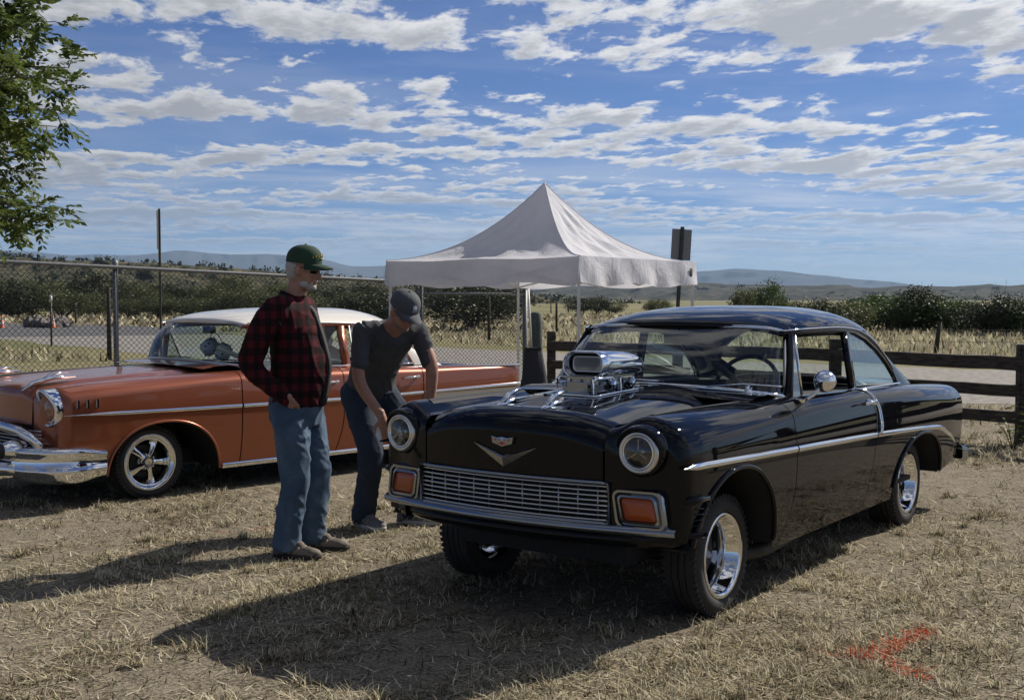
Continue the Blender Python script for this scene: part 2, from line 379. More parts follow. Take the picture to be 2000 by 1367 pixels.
def greenhouse(root, dx, dz, roofm, bodym, four, hx=0.0, rcomp=1.0):
    """roof, pillars, glass: shared shape of the two cabins. dx shifts along the car"""
    def V_(x, y, z):
        f = hx * min(max((z - 1.03) / .38, 0), 1.1) * float(sm(x, -2.1, -1.15))
        if x < -2.2: x = -2.2 + (x + 2.2) * rcomp
        return (x + dx + f, y, z + dz)
    # roof skin
    def roof_edge(x): return float(sp(x, [-1.0, -1.15, -1.6, -2.2, -2.6, -2.9], [.640, .690, .715, .705, .675, .625]))
    def roof_ez(x): return float(sp(x, [-1.0, -1.15, -1.6, -2.0, -2.35, -2.65, -2.9], [1.400, 1.405, 1.408, 1.392, 1.345, 1.25, 1.13]))
    def roof_cz(x): return float(sp(x, [-1.0, -1.08, -1.3, -1.7, -2.1, -2.5, -2.8, -2.9], [1.448, 1.475, 1.517, 1.545, 1.54, 1.497, 1.425, 1.39]))
    xs = np.concatenate([np.linspace(-1.0, -1.3, 9), np.linspace(-1.34, -2.9, 34)]); rows = []
    for x in xs:
        ye, ze, zc = roof_edge(x), roof_ez(x), roof_cz(x); row = []
        for v in np.linspace(-1, 1, 41):
            a = abs(v); yy = ye * math.sin(a * math.pi / 2) ** .92 * (1 if v >= 0 else -1) if a > 0 else 0
            k = max(0, 1 - (abs(yy) / ye) ** 2.9) ** .62
            fx = .055 * (abs(yy) / .64) ** 2 * float(sm(x, -1.4, -1.0))
            row.append(V_(x - fx, yy, ze + (zc - ze) * k))
        rows.append(row)
    # rounded front lip
    lip = [[(p[0] + .012, p[1], p[2] - .016) for p in rows[0]]] + [[(p[0] - .002, p[1] * .995, p[2] - .036) for p in rows[0]]]
    MB().grid(lip[::-1] + rows).build('roof', roofm, root, fixn=True)
    # headliner
    MB().grid([[(p[0] - .01, p[1] * .97, p[2] - .045) for p in r_] for r_ in rows[2:-2]]).build('headliner', M['inner'], root)
    for s in (1, -1):
        # C pillar sheets
        A = [(-2.06, .712, 1.375), (-2.24, .716, 1.335), (-2.42, .722, 1.268), (-2.58, .732, 1.18), (-2.70, .742, 1.09), (-2.78, .752, .985)]
        Bk = [(-2.30, .700, 1.365), (-2.62, .672, 1.268), (-2.88, .640, 1.150), (-3.08, .640, 1.08), (-3.26, .650, 1.02), (-3.44, .664, .955)]
        t = np.linspace(0, 1, 22); kk = np.linspace(0, 1, 6)
        cA = np.array([sp(t, kk, [p[i] for p in A]) for i in range(3)]).T; cB = np.array([sp(t, kk, [p[i] for p in Bk]) for i in range(3)]).T
        rows = []
        for u in np.linspace(0, 1, 9):
            mid = cA * (1 - u) + cB * u; mid[:, 1] += .028 * math.sin(u * math.pi); mid[:, 2] += .012 * math.sin(u * math.pi)
            rows.append([V_(p[0], p[1] * s, p[2]) for p in mid])
        MB().grid(rows).build('rear_pillar', roofm, root, fixn=True)
        # roof side rail over the windows, drip moulding
        rail = [(-1.02, .655, 1.385), (-1.15, .697, 1.392), (-1.6, .722, 1.395), (-2.0, .712, 1.38), (-2.24, .716, 1.338), (-2.42, .722, 1.272), (-2.58, .734, 1.18), (-2.70, .746, 1.09), (-2.79, .757, .99)]
        tt = np.linspace(0, 1, 50); kr = np.linspace(0, 1, len(rail)); rc = np.array([sp(tt, kr, [p[i] for p in rail]) for i in range(3)]).T
        MB().tube([V_(p[0], p[1] * s, p[2]) for p in rc], .017, 8).build('side_rail', bodym, root)
        MB().tube([V_(p[0], (p[1] + .014) * s, p[2] + .018) for p in rc[:44]], .0055, 6).build('drip_moulding', M['chrome'] if not four else M['alum'], root)
        # front pillar
        ap = [(-.865, .765, 1.01), (-.905, .757, 1.10), (-1.0, .722, 1.26), (-1.075, .685, 1.375), (-1.10, .66, 1.41)]
        MB().tube([V_(p[0], p[1] * s, p[2]) for p in ap], [.030, .024, .022, .022, .02], 8, flat=1.0).build('front_pillar', bodym, root)
        # centre post(s)
        for (xa, xb) in ([(-1.86, -1.875)] if not four else [(-1.83, -1.84)]):
            MB().bar(V_(xa, .785 * s, .98), V_(xb, .712 * s, 1.40), .03, .085, up=(1, 0, 0)).build('centre_pillar', bodym, root, bevel=.008)
        # window frames
        vent = [(-.93, .775, 1.03), (-1.05, .775, 1.03), (-1.06, .705, 1.375)]
        MB().tube([V_(-1.055, .772 * s, 1.025), V_(-1.085, .712 * s, 1.375)], .009, 6).build('vent_post', M['chrome'], root)
        gl = MB(); gl.add([V_(-.90, .772 * s, 1.03), V_(-1.055, .772 * s, 1.03), V_(-1.085, .712 * s, 1.37), V_(-1.06, .705 * s, 1.37)], [(0, 1, 2, 3)])
        gl.build('vent_window', M['qglass'], root, smooth=False)
        # quarter window glass, curved outline
        Q = [(-1.92, 1.03), (-2.30, 1.02), (-2.60, 1.01), (-2.755, 1.0), (-2.67, 1.09), (-2.55, 1.175), (-2.40, 1.255), (-2.22, 1.325), (-2.03, 1.37), (-1.92, 1.38)]
        yq = lambda z: .765 - (z - 1.0) * .135
        g = MB(); g.add([V_(x, (yq(z)) * s, z) for x, z in Q], [tuple(range(len(Q)))]); g.build('quarter_window', M['qglass'], root, smooth=False)
        MB().tube([V_(x, (yq(z) + .006) * s, z) for x, z in Q], .010, 6, closed=True).build('window_frame', M['alum'] if four else M['matblack'], root)
        if four:
            g = MB(); g.add([V_(-1.10, .766 * s, 1.03), V_(-1.80, .766 * s, 1.03), V_(-1.81, .713 * s, 1.38), V_(-1.12, .713 * s, 1.38)], [(0, 1, 2, 3)]); g.build('side_window', M['glass'], root, smooth=False)
        # belt moulding under the windows
        MB().tube([V_(x, (.79 - .02 * max(0, -x - 2.2)) * s, 1.024 - .012 * max(0, -x - 1.4)) for x in np.linspace(-.90, -2.78, 20)], .009, 6).build('belt_moulding', M['chrome'], root)
    # windscreen, wrapped round at the ends
    def ws(sv, t):
        a = abs(sv); sg = 1 if sv >= 0 else -1
        b = (-.585 - .285 * a ** 3.2, .752 * math.sin(a * math.pi / 2) ** .95 * sg if a > 0 else 0, 1.095 - .055 * a ** 2)
        q = (-1.015 - .07 * a ** 3, .655 * math.sin(a * math.pi / 2) ** .95 * sg if a > 0 else 0, 1.425 - .040 * a ** 3)
        bul = .035 * math.sin(t * math.pi) * (1 - a ** 4)
        return V_(b[0] + (q[0] - b[0]) * t + bul, b[1] + (q[1] - b[1]) * t, b[2] + (q[2] - b[2]) * t + bul * .6)
    S = np.linspace(-1, 1, 41)
    MB().grid([[ws(sv, t) for sv in S] for t in np.linspace(0, 1, 9)]).build('windscreen', M['glass'], root)
    fr = [ws(sv, 0) for sv in S] + [ws(1, t) for t in np.linspace(.1, .9, 8)] + [ws(sv, 1) for sv in S[::-1]] + [ws(-1, t) for t in np.linspace(.9, .1, 8)]
    MB().tube(fr, .013, 8, closed=True).build('windscreen_trim', M['chrome'] if not four else M['alum'], root)
    # rear window
    def rw(sv, t):
        a = abs(sv); sg = 1 if sv >= 0 else -1; y = .60 * sv
        top = (-2.87 + .22 * a ** 2, y, 1.385 - .10 * a ** 2.4); bot = (-3.36 + .10 * a ** 2, y * 1.07, 1.01 - .03 * a ** 2)
        return V_(*[top[i] * t + bot[i] * (1 - t) + (.03 * math.sin(math.pi * t) if i == 2 else 0) for i in range(3)])
    MB().grid([[rw(sv, t) for sv in np.linspace(-1, 1, 25)] for t in np.linspace(0, 1, 7)]).build('rear_window', M['glass'], root)
    # cowl between bonnet and windscreen, dash, shelf
    MB().grid([[V_(x, y, z - .02 * (abs(y) / .75) ** 2) for y in np.linspace(-.76, .76, 21)] for x, z in ((-.36, 1.065), (-.5, 1.085), (-.62, 1.088), (-.80, 1.04), (-.95, .99))]).build('cowl', bodym, root)
    rows = []
    for y in np.linspace(-.74, .74, 13): rows.append([V_(x - .0, y, z) for x, z in ((-.72, 1.03), (-.90, 1.055), (-1.02, 1.02), (-1.05, .94), (-1.0, .82))])
    MB().grid(rows).build('dashboard', M['inner'] if not four else M['copper'], root)
    MB().grid([[V_(x, y, .985) for y in (-.66, 0, .66)] for x in (-2.75, -3.4)]).build('parcel_shelf', M['inner'], root)
    seat(root, -1.72 + dx, .66, .62 + dz, 'front_seat', M['vinyl']); seat(root, -2.55 + dx, .62, .66 + dz, 'rear_seat', M['vinyl'])
    MB().box((-1.7 + dx, 0, .34 + dz * .3), (2.5, 1.62, .03)).build('floor_pan', M['matblack'], root, smooth=False)
def common(root, S, paint, dx=0):
    """dark inside of the shell, wheel wells"""
    for s in (1, -1):
        for ar in S.arches:
            rows = []
            for q in np.linspace(.02, math.pi - .02, 30):
                x = ar[0] + ar[1] * 1.0 * math.cos(q); z = max(float(arch_z(x, ar)), S.rock(x))
                rows.append([(x, yy * s, z + .004) for yy in (S.side_y(x, z) - .006, .62, .50)])
            MB().grid(rows).build('wheel_well', M['matblack'], root)
    MB().box(((S.xf - .25 + S.xr + .5) / 2, 0, S.under), (S.xf - S.xr - .75, 1.02, .12)).build('underbody', M['matblack'], root, smooth=False)
    MB().box(((S.xf - .30 - .42) / 2, 0, S.under + .26), (S.xf + .05, 1.0, .42)).build('engine_bay', M['matblack'], root, smooth=False)
def arch_lip(S, ar, s, r, m, root, z0=None, off=.004, q0=.06, q1=.06):
    P = []
    for q in np.linspace(q0, math.pi - q1, 40):
        x = ar[0] + ar[1] * math.cos(q); z = max(float(arch_z(x, ar)), S.rock(x)); P.append((x, (S.side_y(x, z) + off) * s, z))
    return MB().tube(P, r, 8).build('arch_lip', m, root)
# ------------------------------------------------------------------ black two-door with the blower through its bonnet
def car_pose(contact_px, y, fwd):
    pass
FB = Vector((-.586, -.810, 0)).normalized()
black = empty('vintage_car', (.415, 6.321, 0), math.atan2(FB.y, FB.x),
              label='glossy black two-door vintage car with chrome scoop and blower through its bonnet', category='car')
SB = Shell(xf=.72, Rf=.07, Rh=.15, hk=.72, xr=-4.15, Rr=.22, hoodw=.535, bow=(.055, .09), under=.36,
  width=([.74, .5, 0, -.6, -1.9, -2.8, -3.5, -4.0, -4.2], [.905, .925, .935, .935, .935, .94, .925, .885, .86]),
  bulge=([.2, .3, .42, .6, .74, .86, .96, 1.1], [.935, .955, .975, .994, 1.0, .992, .970, .94]),
  crest=([.74, .3, -.6, -1.2, -1.8, -2.6, -3.2, -3.8, -4.2], [1.045, 1.048, 1.045, 1.036, 1.025, 1.0, .975, .94, .905]),
  cresty=([.74, .3, -.5, -.9, -1.8, -2.8, -3.4, -4.2], [.705, .705, .735, .79, .80, .79, .76, .74]),
  shoulder=([.74, .2, -.6, -1.8, -2.6, -4.2], [.19, .17, .13, .10, .11, .15]),
  valley=([.74, .3, -.3, -.62, -.7, -1.8, -2.6, -3.2, -4.2], [.062, .055, .03, .01, .004, .004, .012, .03, .04]),
  hoodc=([.74, .5, .2, -.2, -.62], [1.052, 1.062, 1.078, 1.092, 1.105]),
  rocker=([.8, .60, .56, -.36, -.45, -2.25, -2.35, -3.3, -3.38, -4.2], [.475, .465, .40, .30, .285, .285, .30, .32, .34, .42]),
  arches=[(.105, .475, .30, .47, 2.1), (-2.80, .53, .325, .35, 2.1)],
  gaps=[(-.602, .60, .30, .16, .22, .6), (-1.869, .80, .46, .12, .5, .35)])
P = M['black']
for s in (1, -1):
    SB.panel(-.598, .72, .540, s, capf=(.715, .712, .80)).build('front_fender', P, black, fixn=True)
    d = SB.panel(-1.865, -.606, .745, s).build('door', P, black, fixn=True)
    SB.panel(-4.15, -1.873, .60, s, capr=(-4.15, .5, .7)).build('rear_quarter', P, black, fixn=True)
    SB.panel(-4.0, .55, .60, s, off=.022).build('inner_shell', M['matblack'], black, fixn=True)
    for ar, k in zip(SB.arches, (0, 1)): arch_lip(SB, ar, s, .013, P, black, q0=.30 if k == 0 else .08)
    # door handle, lock, script, door ribs behind the handle
    h = MB().tube([(-1.60, .955 * s, .955), (-1.70, .965 * s, .962), (-1.80, .955 * s, .958)], [.010, .012, .008], 8)
    h.lathe([(.001, .06), (.016, .055), (.018, .0)], 14, (-1.78, .905 * s, .955)) if s > 0 else None
    h.build('door_handle', M['chrome'], d)
    zt_ = lambda x: float(sp(x, [.70, .646, -.62, -1.92, -2.5, -2.85, -3.2, -3.5, -3.78, -3.95], [.822, .821, .785, .742, .718, .700, .675, .60, .50, .43]))
    for a, b in ((.66, -.594), (-.610, -1.862), (-1.877, -3.96)):
        xs = np.linspace(a, b, 26); tip = [(.004 + .014 * float(sm(a - x, 0, .12)) if a > 0 else .018) * (1 - .6 * float(sm(-x, 3.3, 3.95))) for x in xs]
        pth = [(x, (SB.side_y(x, zt_(x)) - .002 - (.0 if x > -3.6 else (-3.6 - x) * .06)) * s, zt_(x)) for x in xs]
        strip(pth, .013, tip, out=(0, s, 0)).build('side_moulding', M['chrome'], black)
    # chrome dip moulding at the belt behind the door, with cross ribs
    dm = MB(); pts = [(-1.80, .80, 1.035), (-1.86, .852, 1.018), (-1.905, .900, .965), (-1.925, .930, .88), (-1.925, .943, .80), (-1.905, .945, .75)]
    tt = np.linspace(0, 1, 18); kk = np.linspace(0, 1, 6); c3 = np.array([sp(tt, kk, [p[i] for p in pts]) for i in range(3)]).T
    dm.tube([(p[0], p[1] * s, p[2]) for p in c3], .008, 6, flat=.7); dm.tube([(p[0] - .03, p[1] * s, p[2]) for p in c3[1:]], .005, 6)
    for k in range(4, 18, 3): dm.tube([tuple(c3[k] * (1, s, 1)), (c3[k][0] - .03, c3[k][1] * s, c3[k][2])], .004, 6)
    dm.build('belt_dip_trim', M['chrome'], black)
    sc = MB()
    for k in range(9):
        x = -3.70 - k * .022; z = .835 + (.010 if k % 3 == 0 else 0) - k * .001; yy = (SB.side_y(x, z) - .012 * k * .5 + .004) * s
        sc.tube([(x + .010, yy, z - .008), (x, yy, z + .010), (x - .010, yy, z - .006)], .0032, 5)
    sc.tube([(-3.69, (SB.side_y(-3.69, .82) + .003) * s, .823), (-3.90, (SB.side_y(-3.9, .82) - .04) * s, .823)], .0025, 5)
    sc.build('chrome_script', M['chrome'], black)
    # headlamp: hooded pod, bezel, ring, bowl, lens
    nx = SB.nose(.72, .712); hl = empty('headlamp'); hl.parent = black; hl.location = (nx, .712 * s, .888); hl.rotation_euler = (0, 0, R(4) * s); hl.scale = (1, .80, .80)
    MB().lathe([(.152, -.10), (.150, -.03), (.142, .012), (.128, .030), (.118, .022)], 48, axis='x').build('pod', P, hl, fixn=True)
    brow = MB(); rows = []
    for a in np.linspace(R(8), R(172), 26):
        k = math.sin(a) ** .8; rows.append([((x0 + k * dx0), r_ * math.cos(a), r_ * math.sin(a)) for x0, dx0, r_ in ((-.12, 0, .166), (-.02, .02, .160), (.012, .040, .149), (.018, .050, .137), (.008, .040, .126))])
    brow.grid(rows).build('brow', P, hl, fixn=True)
    MB().lathe([(.127, .016), (.124, .036), (.112, .044), (.100, .040), (.098, .026)], 48, axis='x').build('bezel', M['alum'], hl, fixn=True)
    MB().lathe([(.099, .030), (.097, .040), (.090, .043), (.088, .034)], 40, axis='x').build('retaining_ring', M['chrome'], hl, fixn=True)
    bw = MB().lathe([(.088, .034), (.075, .0), (.05, -.03), (.018, -.045), (.001, -.046)], 24, axis='x')
    bw.build('reflector', M['alum'], hl, smooth=False)
    MB().lathe([(.016, -.04), (.014, .0), (.001, .006)], 12, axis='x').build('bulb_shield', M['chrome'], hl, fixn=True)
    MB().lathe([(.001, .058), (.04, .055), (.07, .047), (.088, .036)], 32, axis='x').build('lens', M['lens'], hl)
    tri = MB()
    for a in (R(90), R(210), R(330)): tri.bar((.036, .012 * math.cos(a), .012 * math.sin(a)), (.034, .086 * math.cos(a), .086 * math.sin(a)), .006, .005)
    tri.build('lens_ribs', M['dchrome'], hl, smooth=False)
    # turn signal: stepped chrome frame round an amber lens
    ts = empty('turn_signal'); ts.parent = black; ts.location = (SB.nose(.72, .70) + .004, .705 * s, .622); ts.rotation_euler = (0, 0, R(9) * s)
    def rr(hw, hh, r_, x, n=5, skew=.012):
        P_ = []
        for cx_, cz_, a0 in ((hw - r_, hh - r_, 0), (-hw + r_, hh - r_, 90), (-hw + r_, -hh + r_, 180), (hw - r_, -hh + r_, 270)):
            for k in range(n + 1): a = R(a0 + 90 * k / n); P_.append((x, (cx_ + r_ * math.cos(a)) * s + skew * s * ((cz_ + r_ * math.sin(a)) / hh) * -1, cz_ + r_ * math.sin(a)))
        return P_
    MB().grid([rr(.128, .094, .04, -.03), rr(.128, .094, .04, .004), rr(.120, .087, .036, .016), rr(.108, .077, .03, .016), rr(.104, .073, .028, .002), rr(.098, .068, .026, .0), rr(.095, .065, .024, .014), rr(.084, .056, .02, .018), rr(.080, .052, .018, .0)], cv=True).build('frame', M['dchrome'], ts, fixn=True, auto=50)
    lp = [rr(.081, .053, .018, .002), rr(.074, .046, .016, .012), rr(.04, .02, .01, .014), rr(.002, .001, .0005, .0145)]
    MB().grid(lp, cv=True).build('lens', M['amber'], ts, fixn=True)
    # lower fender corner with ribs and its end wings
    for k in range(4):
        z = .625 - k * .026; MB().tube([(SB.nose(.66, .9) + .03, .875 * s, z), (SB.nose(.62, .9) + .0, .915 * s, z), (.50, .934 * s, z)], .0030, 6).build('corner_rib', P, black)
    MB().tube([(SB.nose(.70, .88), .86 * s, .662), (.585, .925 * s, .668), (.47, .945 * s, .672)], [.010, .017, .012], 8).build('corner_moulding', P, black)
    wg = MB(); rows = []
    for t in np.linspace(0, 1, 12):
        y = .70 + .25 * t; x = SB.nose(.72, .70) - .02 - .15 * t ** 1.5; hgt = .050 * (1 - t) + .012; dep = .10 * (1 - t * .7); z = .478 + .028 * t
        rows.append([(x, y * s, z + hgt), (x + dep * .35, y * s, z + hgt * .3), (x + dep * .3, y * s, z - hgt * .5), (x - dep, y * s, z - hgt), (x - dep, y * s, z + hgt * .6)])
    wg.grid(rows, cv=True).build('valance_wing', P, black, fixn=True)
# bonnet with the hole for the blower
hx0, hx1, hy = .20, -.31, .155
hood = MB(); xs = np.array(sorted(set(list(np.linspace(-.60, .55, 40)) + [.55 + .17 * math.sin(q) for q in np.linspace(0, math.pi / 2, 14)] + [hx0, hx1])))
ys = np.array(sorted(set(list(np.linspace(-.53, .53, 41)) + [hy, -hy])))
G = np.array([[(SB.nose(x, y), y, SB.hood_z(x, y)) for y in ys] for x in xs])
fa = [[(SB.nose(.72, y), y, SB.hood_z(.72, y) * (1 - t) + .735 * t) for y in ys] for t in np.linspace(.12, 1, 9)]
G = np.concatenate([G, np.array(fa)]); n, m = G.shape[:2]; vv = G.reshape(-1, 3); ff = []
xcell = np.concatenate([xs, np.full(len(fa), 9.)])
for i in range(n - 1):
    for j in range(m - 1):
        xm = (xcell[i] + xcell[i + 1]) / 2; ym = (ys[j] + ys[j + 1]) / 2
        if hx1 < xm < hx0 and abs(ym) < hy: continue
        ff.append((i * m + j, i * m + j + 1, (i + 1) * m + j + 1, (i + 1) * m + j))
hood.add(vv, ff); hood.build('bonnet', P, black, fixn=True)
rim_path = [(x, hy, SB.hood_z(x, hy) + .004) for x in np.linspace(hx0, hx1, 9)] + [(hx1, y, SB.hood_z(hx1, y) + .004) for y in np.linspace(hy, -hy, 9)[1:]] + [(x, -hy, SB.hood_z(x, -hy) + .004) for x in np.linspace(hx1, hx0, 9)[1:]] + [(hx0, y, SB.hood_z(hx0, y) + .004) for y in np.linspace(-hy, hy, 9)[1:-1]]
MB().tube(rim_path, .006, 6, closed=True).build('bonnet_opening_trim', M['chrome'], black)
# twin rocket ornaments on the bonnet
for s in (1, -1):
    o = MB(); yo = .135; hz = lambda x: SB.hood_z(x, yo)
    o.tube([(.70, yo * s, hz(.66) - .03), (.63, yo * s, hz(.63) + .006), (.52, yo * s, hz(.52) + .012), (.36, yo * s, hz(.36) + .008)], [.004, .013, .012, .004], 8)
    o.tube([(.60, yo * s, hz(.6) + .012), (.55, yo * s, hz(.55) + .045), (.47, yo * s, hz(.47) + .060), (.42, yo * s, hz(.42) + .056)], [.014, .011, .009, .003], 8)
    o.build('bonnet_ornament', M['chrome'], black)
# crest and V on the front of the bonnet
xe = SB.nose(.72, 0) + .004
v_ = MB(); vz = .818
for s in (1, -1):
    v_.add([(xe + .012, 0, vz), (xe, 0, vz - .045), (xe - .010, .19 * s, vz + .060), (xe + .002, .180 * s, vz + .066), (xe + .004, 0, vz + .008)], [(0, 1, 2), (0, 2, 3), (0, 3, 4)])
v_.build('v_emblem', M['dchrome'], black, smooth=False)
cr = MB(); out_ = [(-.070, .030), (-.030, .022), (0, .027), (.030, .022), (.070, .030), (.064, -.008), (.0, -.028), (-.064, -.008)]
cr.add([(xe, y, .895 + z) for y, z in out_] + [(xe + .012, y * .92, .895 + z * .85) for y, z in out_] + [(xe + .014, 0, .897)], [(i, (i + 1) % 8, 8 + (i + 1) % 8, 8 + i) for i in range(8)] + [(8 + i, 8 + (i + 1) % 8, 16) for i in range(8)])
cr_o = cr.build('crest', M['dchrome'], black, smooth=False, fixn=True)
rd = MB()
for y in (-.040, -.014, .014, .040): rd.lathe([(.001, .004), (.0045, .003), (.005, 0)], 10, (xe + .011, y, .905), 'x')
rd.box((xe + .012, 0, .888), (.004, .036, .006)); rd.box((xe + .012, 0, .888), (.0045, .013, .015)); rd.build('crest_enamel', M['redpaint'], cr_o, smooth=False)
# grille: frame, eight bars, uprights, dark backing
gx = lambda y, o=0.0: SB.nose(.72, y) + o
gr = empty('grille'); gr.parent = black
YS = np.linspace(-.565, .565, 31)
MB().grid([[(gx(y, -.05), y, z) for y in YS] for z in (.55, .74)]).build('backing', M['matblack'], gr)
for k in range(8):
    z = .720 - k * .0225; MB().tube([(gx(y, .008), y, z) for y in YS], .0048, 6).build('bar', M['alum'], gr)
for k in range(11):
    y = -.50 + k * .10; MB().tube([(gx(y, -.012), y, .728), (gx(y, -.012), y, .55)], .004, 5).build('upright', M['alum'], gr)
fp = [(gx(y, .012), y, .736) for y in YS] + [(gx(y, .012), y, .548) for y in YS[::-1]]
MB().tube(fp, .010, 8, closed=True).build('surround', M['dchrome'], gr)
Y2 = np.linspace(-.875, .875, 41)
MB().grid([[(gx(y, o), y, z) for y in Y2] for o, z in ((-.03, .552), (.016, .548), (.034, .530), (.034, .512), (.012, .500), (-.03, .50))]).build('lower_bar', M['dchrome'], black, fixn=True)
MB().grid([[(gx(y, o) - .08 * (abs(y) / .88) ** 4, y, z) for y in np.linspace(-.86, .86, 41)] for o, z in ((.0, .502), (.022, .49), (.020, .462), (-.02, .435), (-.14, .415))]).build('lower_valance', P, black, fixn=True)
# trunk lid and tail
tl = [[(x, y, float(sp(x, [-3.3, -3.6, -3.9, -4.08, -4.15], [.985, .965, .925, .85, .74])) + .02 * (1 - (y / .6) ** 2)) for y in np.linspace(-.595, .595, 21)] for x in list(np.linspace(-2.95, -3.95, 16)) + [-4.02, -4.07, -4.11, -4.14]]
tl += [[(-4.15, y, z) for y in np.linspace(-.595, .595, 21)] for z in (.65, .5, .42)]
MB().grid(tl).build('boot_lid', P, black, fixn=True)
rbm = [[(x - .06 * (1 - (abs(y) / .90) ** 6), y, z) for x, z in ((-4.06, .345), (-4.12, .36), (-4.125, .43), (-4.08, .455))] for y in np.linspace(-.90, .90, 31)]
MB().grid(rbm).build('rear_bumper', M['dchrome'], black, fixn=True)
for s in (1, -1): MB().grid([[(x, (.885 + o) * s, z + dz_) for o, z in ((.0, .335), (.018, .36), (.018, .43), (0, .46))] for x, dz_ in ((-3.93, .02), (-4.0, .0), (-4.10, 0))]).build('bumper_end', M['dchrome'], black, fixn=True)
common(black, SB, P)
greenhouse(black, 0, 0, P, P, False)
steering(black, (-1.20, .36, 1.05), R(-24), .205, M['inner'])
for s in (1, -1):
    wheel(black, 0, .70 * s, s, .303, .208, .195, 'deep'); wheel(black, -2.92, .70 * s, s, .303, .208, .205, 'deep')
# inside mirror, door mirror
im = MB(); im.tube([(-1.02, 0, 1.42), (-1.04, 0, 1.37)], .006, 6); im.box((-1.05, 0, 1.345), (.03, .22, .06)); im.build('inside_mirror', M['matblack'], black, smooth=False)
dmr = MB(); dmr.tube([(-.80, .865, 1.015), (-.83, .93, 1.06), (-.85, .975, 1.115)], .010, 8); dmr.lathe([(.001, -.0), (.03, .012), (.034, .03)], 16, (-.80, .862, 1.005), 'z')
mo = dmr.build('door_mirror', M['chrome'], black)
hd = MB().lathe([(.001, .075), (.025, .070), (.045, .052), (.058, .022), (.062, .0), (.060, -.006), (.001, -.008)], 32, axis='x'); ho = hd.build('mirror_head', M['chrome'], mo, fixn=True); ho.location = (-.865, .98, 1.135); ho.rotation_euler = (0, R(-5), R(18))
# wipers and washer nozzles on the cowl
for y in (.42, -.30): MB().tube([(-.56, y, 1.10), (-.59, y + .2, 1.12), (-.61, y + .42, 1.115)], .005, 6).build('wiper', M['chrome'], black)
MB().lathe([(.001, .035), (.02, .03), (.026, 0)], 14, (-.62, .64, 1.06), 'z').build('cowl_knob', M['chrome'], black)
# front axle, exhaust pipe
ax = MB().tube([(0, -.66, .30), (0, -.4, .26), (0, .4, .26), (0, .66, .30)], .03, 8); ax.tube([(.25, .35, .30), (.25, -.35, .30)], .018, 8); ax.build('front_axle', M['matblack'], black)
MB().tube([(-.30, .55, .25), (-.45, .74, .235), (-.60, .76, .235), (-1.3, .70, .24)], .040, 12).build('side_exhaust', M['post'], black)
# ---- blower: case, twin carburettors, scoop
bl = MB(); bl.box((0, 0, 1.01), (.46, .25, .12)); 
for k in range(9): bl.box((0.0, 0, .985 + k * .012), (.48, .265, .005))
eng = bl.build('blower', M['dchrome'], black, smooth=False, bevel=.003); eng.scale = (.86, .70, 1); eng.location = (-.065, 0, 0)
MB().box((0, 0, 1.078), (.48, .24, .014)).build('carburettor_plate', M['chrome'], eng, smooth=False, bevel=.004)
for x in (.12, -.12):
    cb = MB(); cb.box((x, 0, 1.115), (.19, .19, .06)); cb.lathe([(.06, 0), (.07, .01), (.07, .045), (.062, .05)], 20, (x, .052, 1.12), 'z'); cb.lathe([(.06, 0), (.07, .01), (.07, .045), (.062, .05)], 20, (x, -.052, 1.12), 'z')
    for yy in (.125, -.125): cb.box((x, yy, 1.105), (.12, .06, .05)); cb.lathe([(.001, .03), (.014, .028), (.016, 0)], 8, (x + .07, yy, 1.118), 'z'); cb.lathe([(.001, .03), (.014, .028), (.016, 0)], 8, (x - .07, yy, 1.118), 'z')
    cb.build('carburettor', M['dchrome'], eng, bevel=.003, auto=35)
for s in (1, -1):
    fl = MB(); fl.tube([(.235, .16 * s, 1.165), (.235, .16 * s, 1.05), (.21, .165 * s, 1.035), (.02, .165 * s, 1.035), (-.01, .16 * s, 1.05), (-.01, .16 * s, 1.155), (.02, .16 * s, 1.165), (.21, .16 * s, 1.165), (.235, .16 * s, 1.15)], .008, 8)
    fl.tube([(-.09, .16 * s, 1.16), (-.09, .165 * s, 1.05), (-.12, .165 * s, 1.04), (-.23, .165 * s, 1.04), (-.25, .16 * s, 1.06), (-.25, .16 * s, 1.16)], .007, 8)
    fl.build('fuel_line', M['chrome'], eng)
    for x in (.04, -.19):
        a_ = MB(); a_.lathe([(.001, .028), (.02, .024), (.03, .008), (.03, -.02)], 8, (x, .185 * s, 1.13), 'y' ); a_.lathe([(.001, .028), (.02, .024), (.03, .008), (.03, -.02)], 8, (x, .185 * s, 1.05), 'y'); a_.build('bracket', M['chrome'], eng, smooth=False)
# scoop: rounded box tapering to the rear, open mouth with a mesh plate set back inside
def rrect(x, hw, z0, z1, r, n=7):
    P_ = []; zc = (z0 + z1) / 2; hh = (z1 - z0) / 2; r = min(r, hh, hw)
    for cy, cz, a0 in ((hw - r, hh - r, 0), (-hw + r, hh - r, 90), (-hw + r, -hh + r, 180), (hw - r, -hh + r, 270)):
        for k in range(n + 1): a = R(a0 + 90 * k / n); P_.append((x, cy + r * math.cos(a), zc + cz + r * math.sin(a)))
    return P_
scn = [rrect(0.020, 0.124, 1.180, 1.292, .056), rrect(0.060, 0.131, 1.172, 1.300, .062), rrect(0.108, 0.141, 1.160, 1.312, .072), rrect(0.114, 0.146, 1.155, 1.317, .076), rrect(0.100, 0.149, 1.151, 1.321, .08), rrect(0.020, 0.148, 1.153, 1.320, .08), rrect(-0.240, 0.141, 1.160, 1.306, .075), rrect(-0.352, 0.137, 1.160, 1.290, .07), rrect(-0.404, 0.129, 1.163, 1.265, .06), rrect(-0.424, 0.108, 1.17, 1.23, .03), rrect(-0.428, 0.042, 1.19, 1.21, .01)]
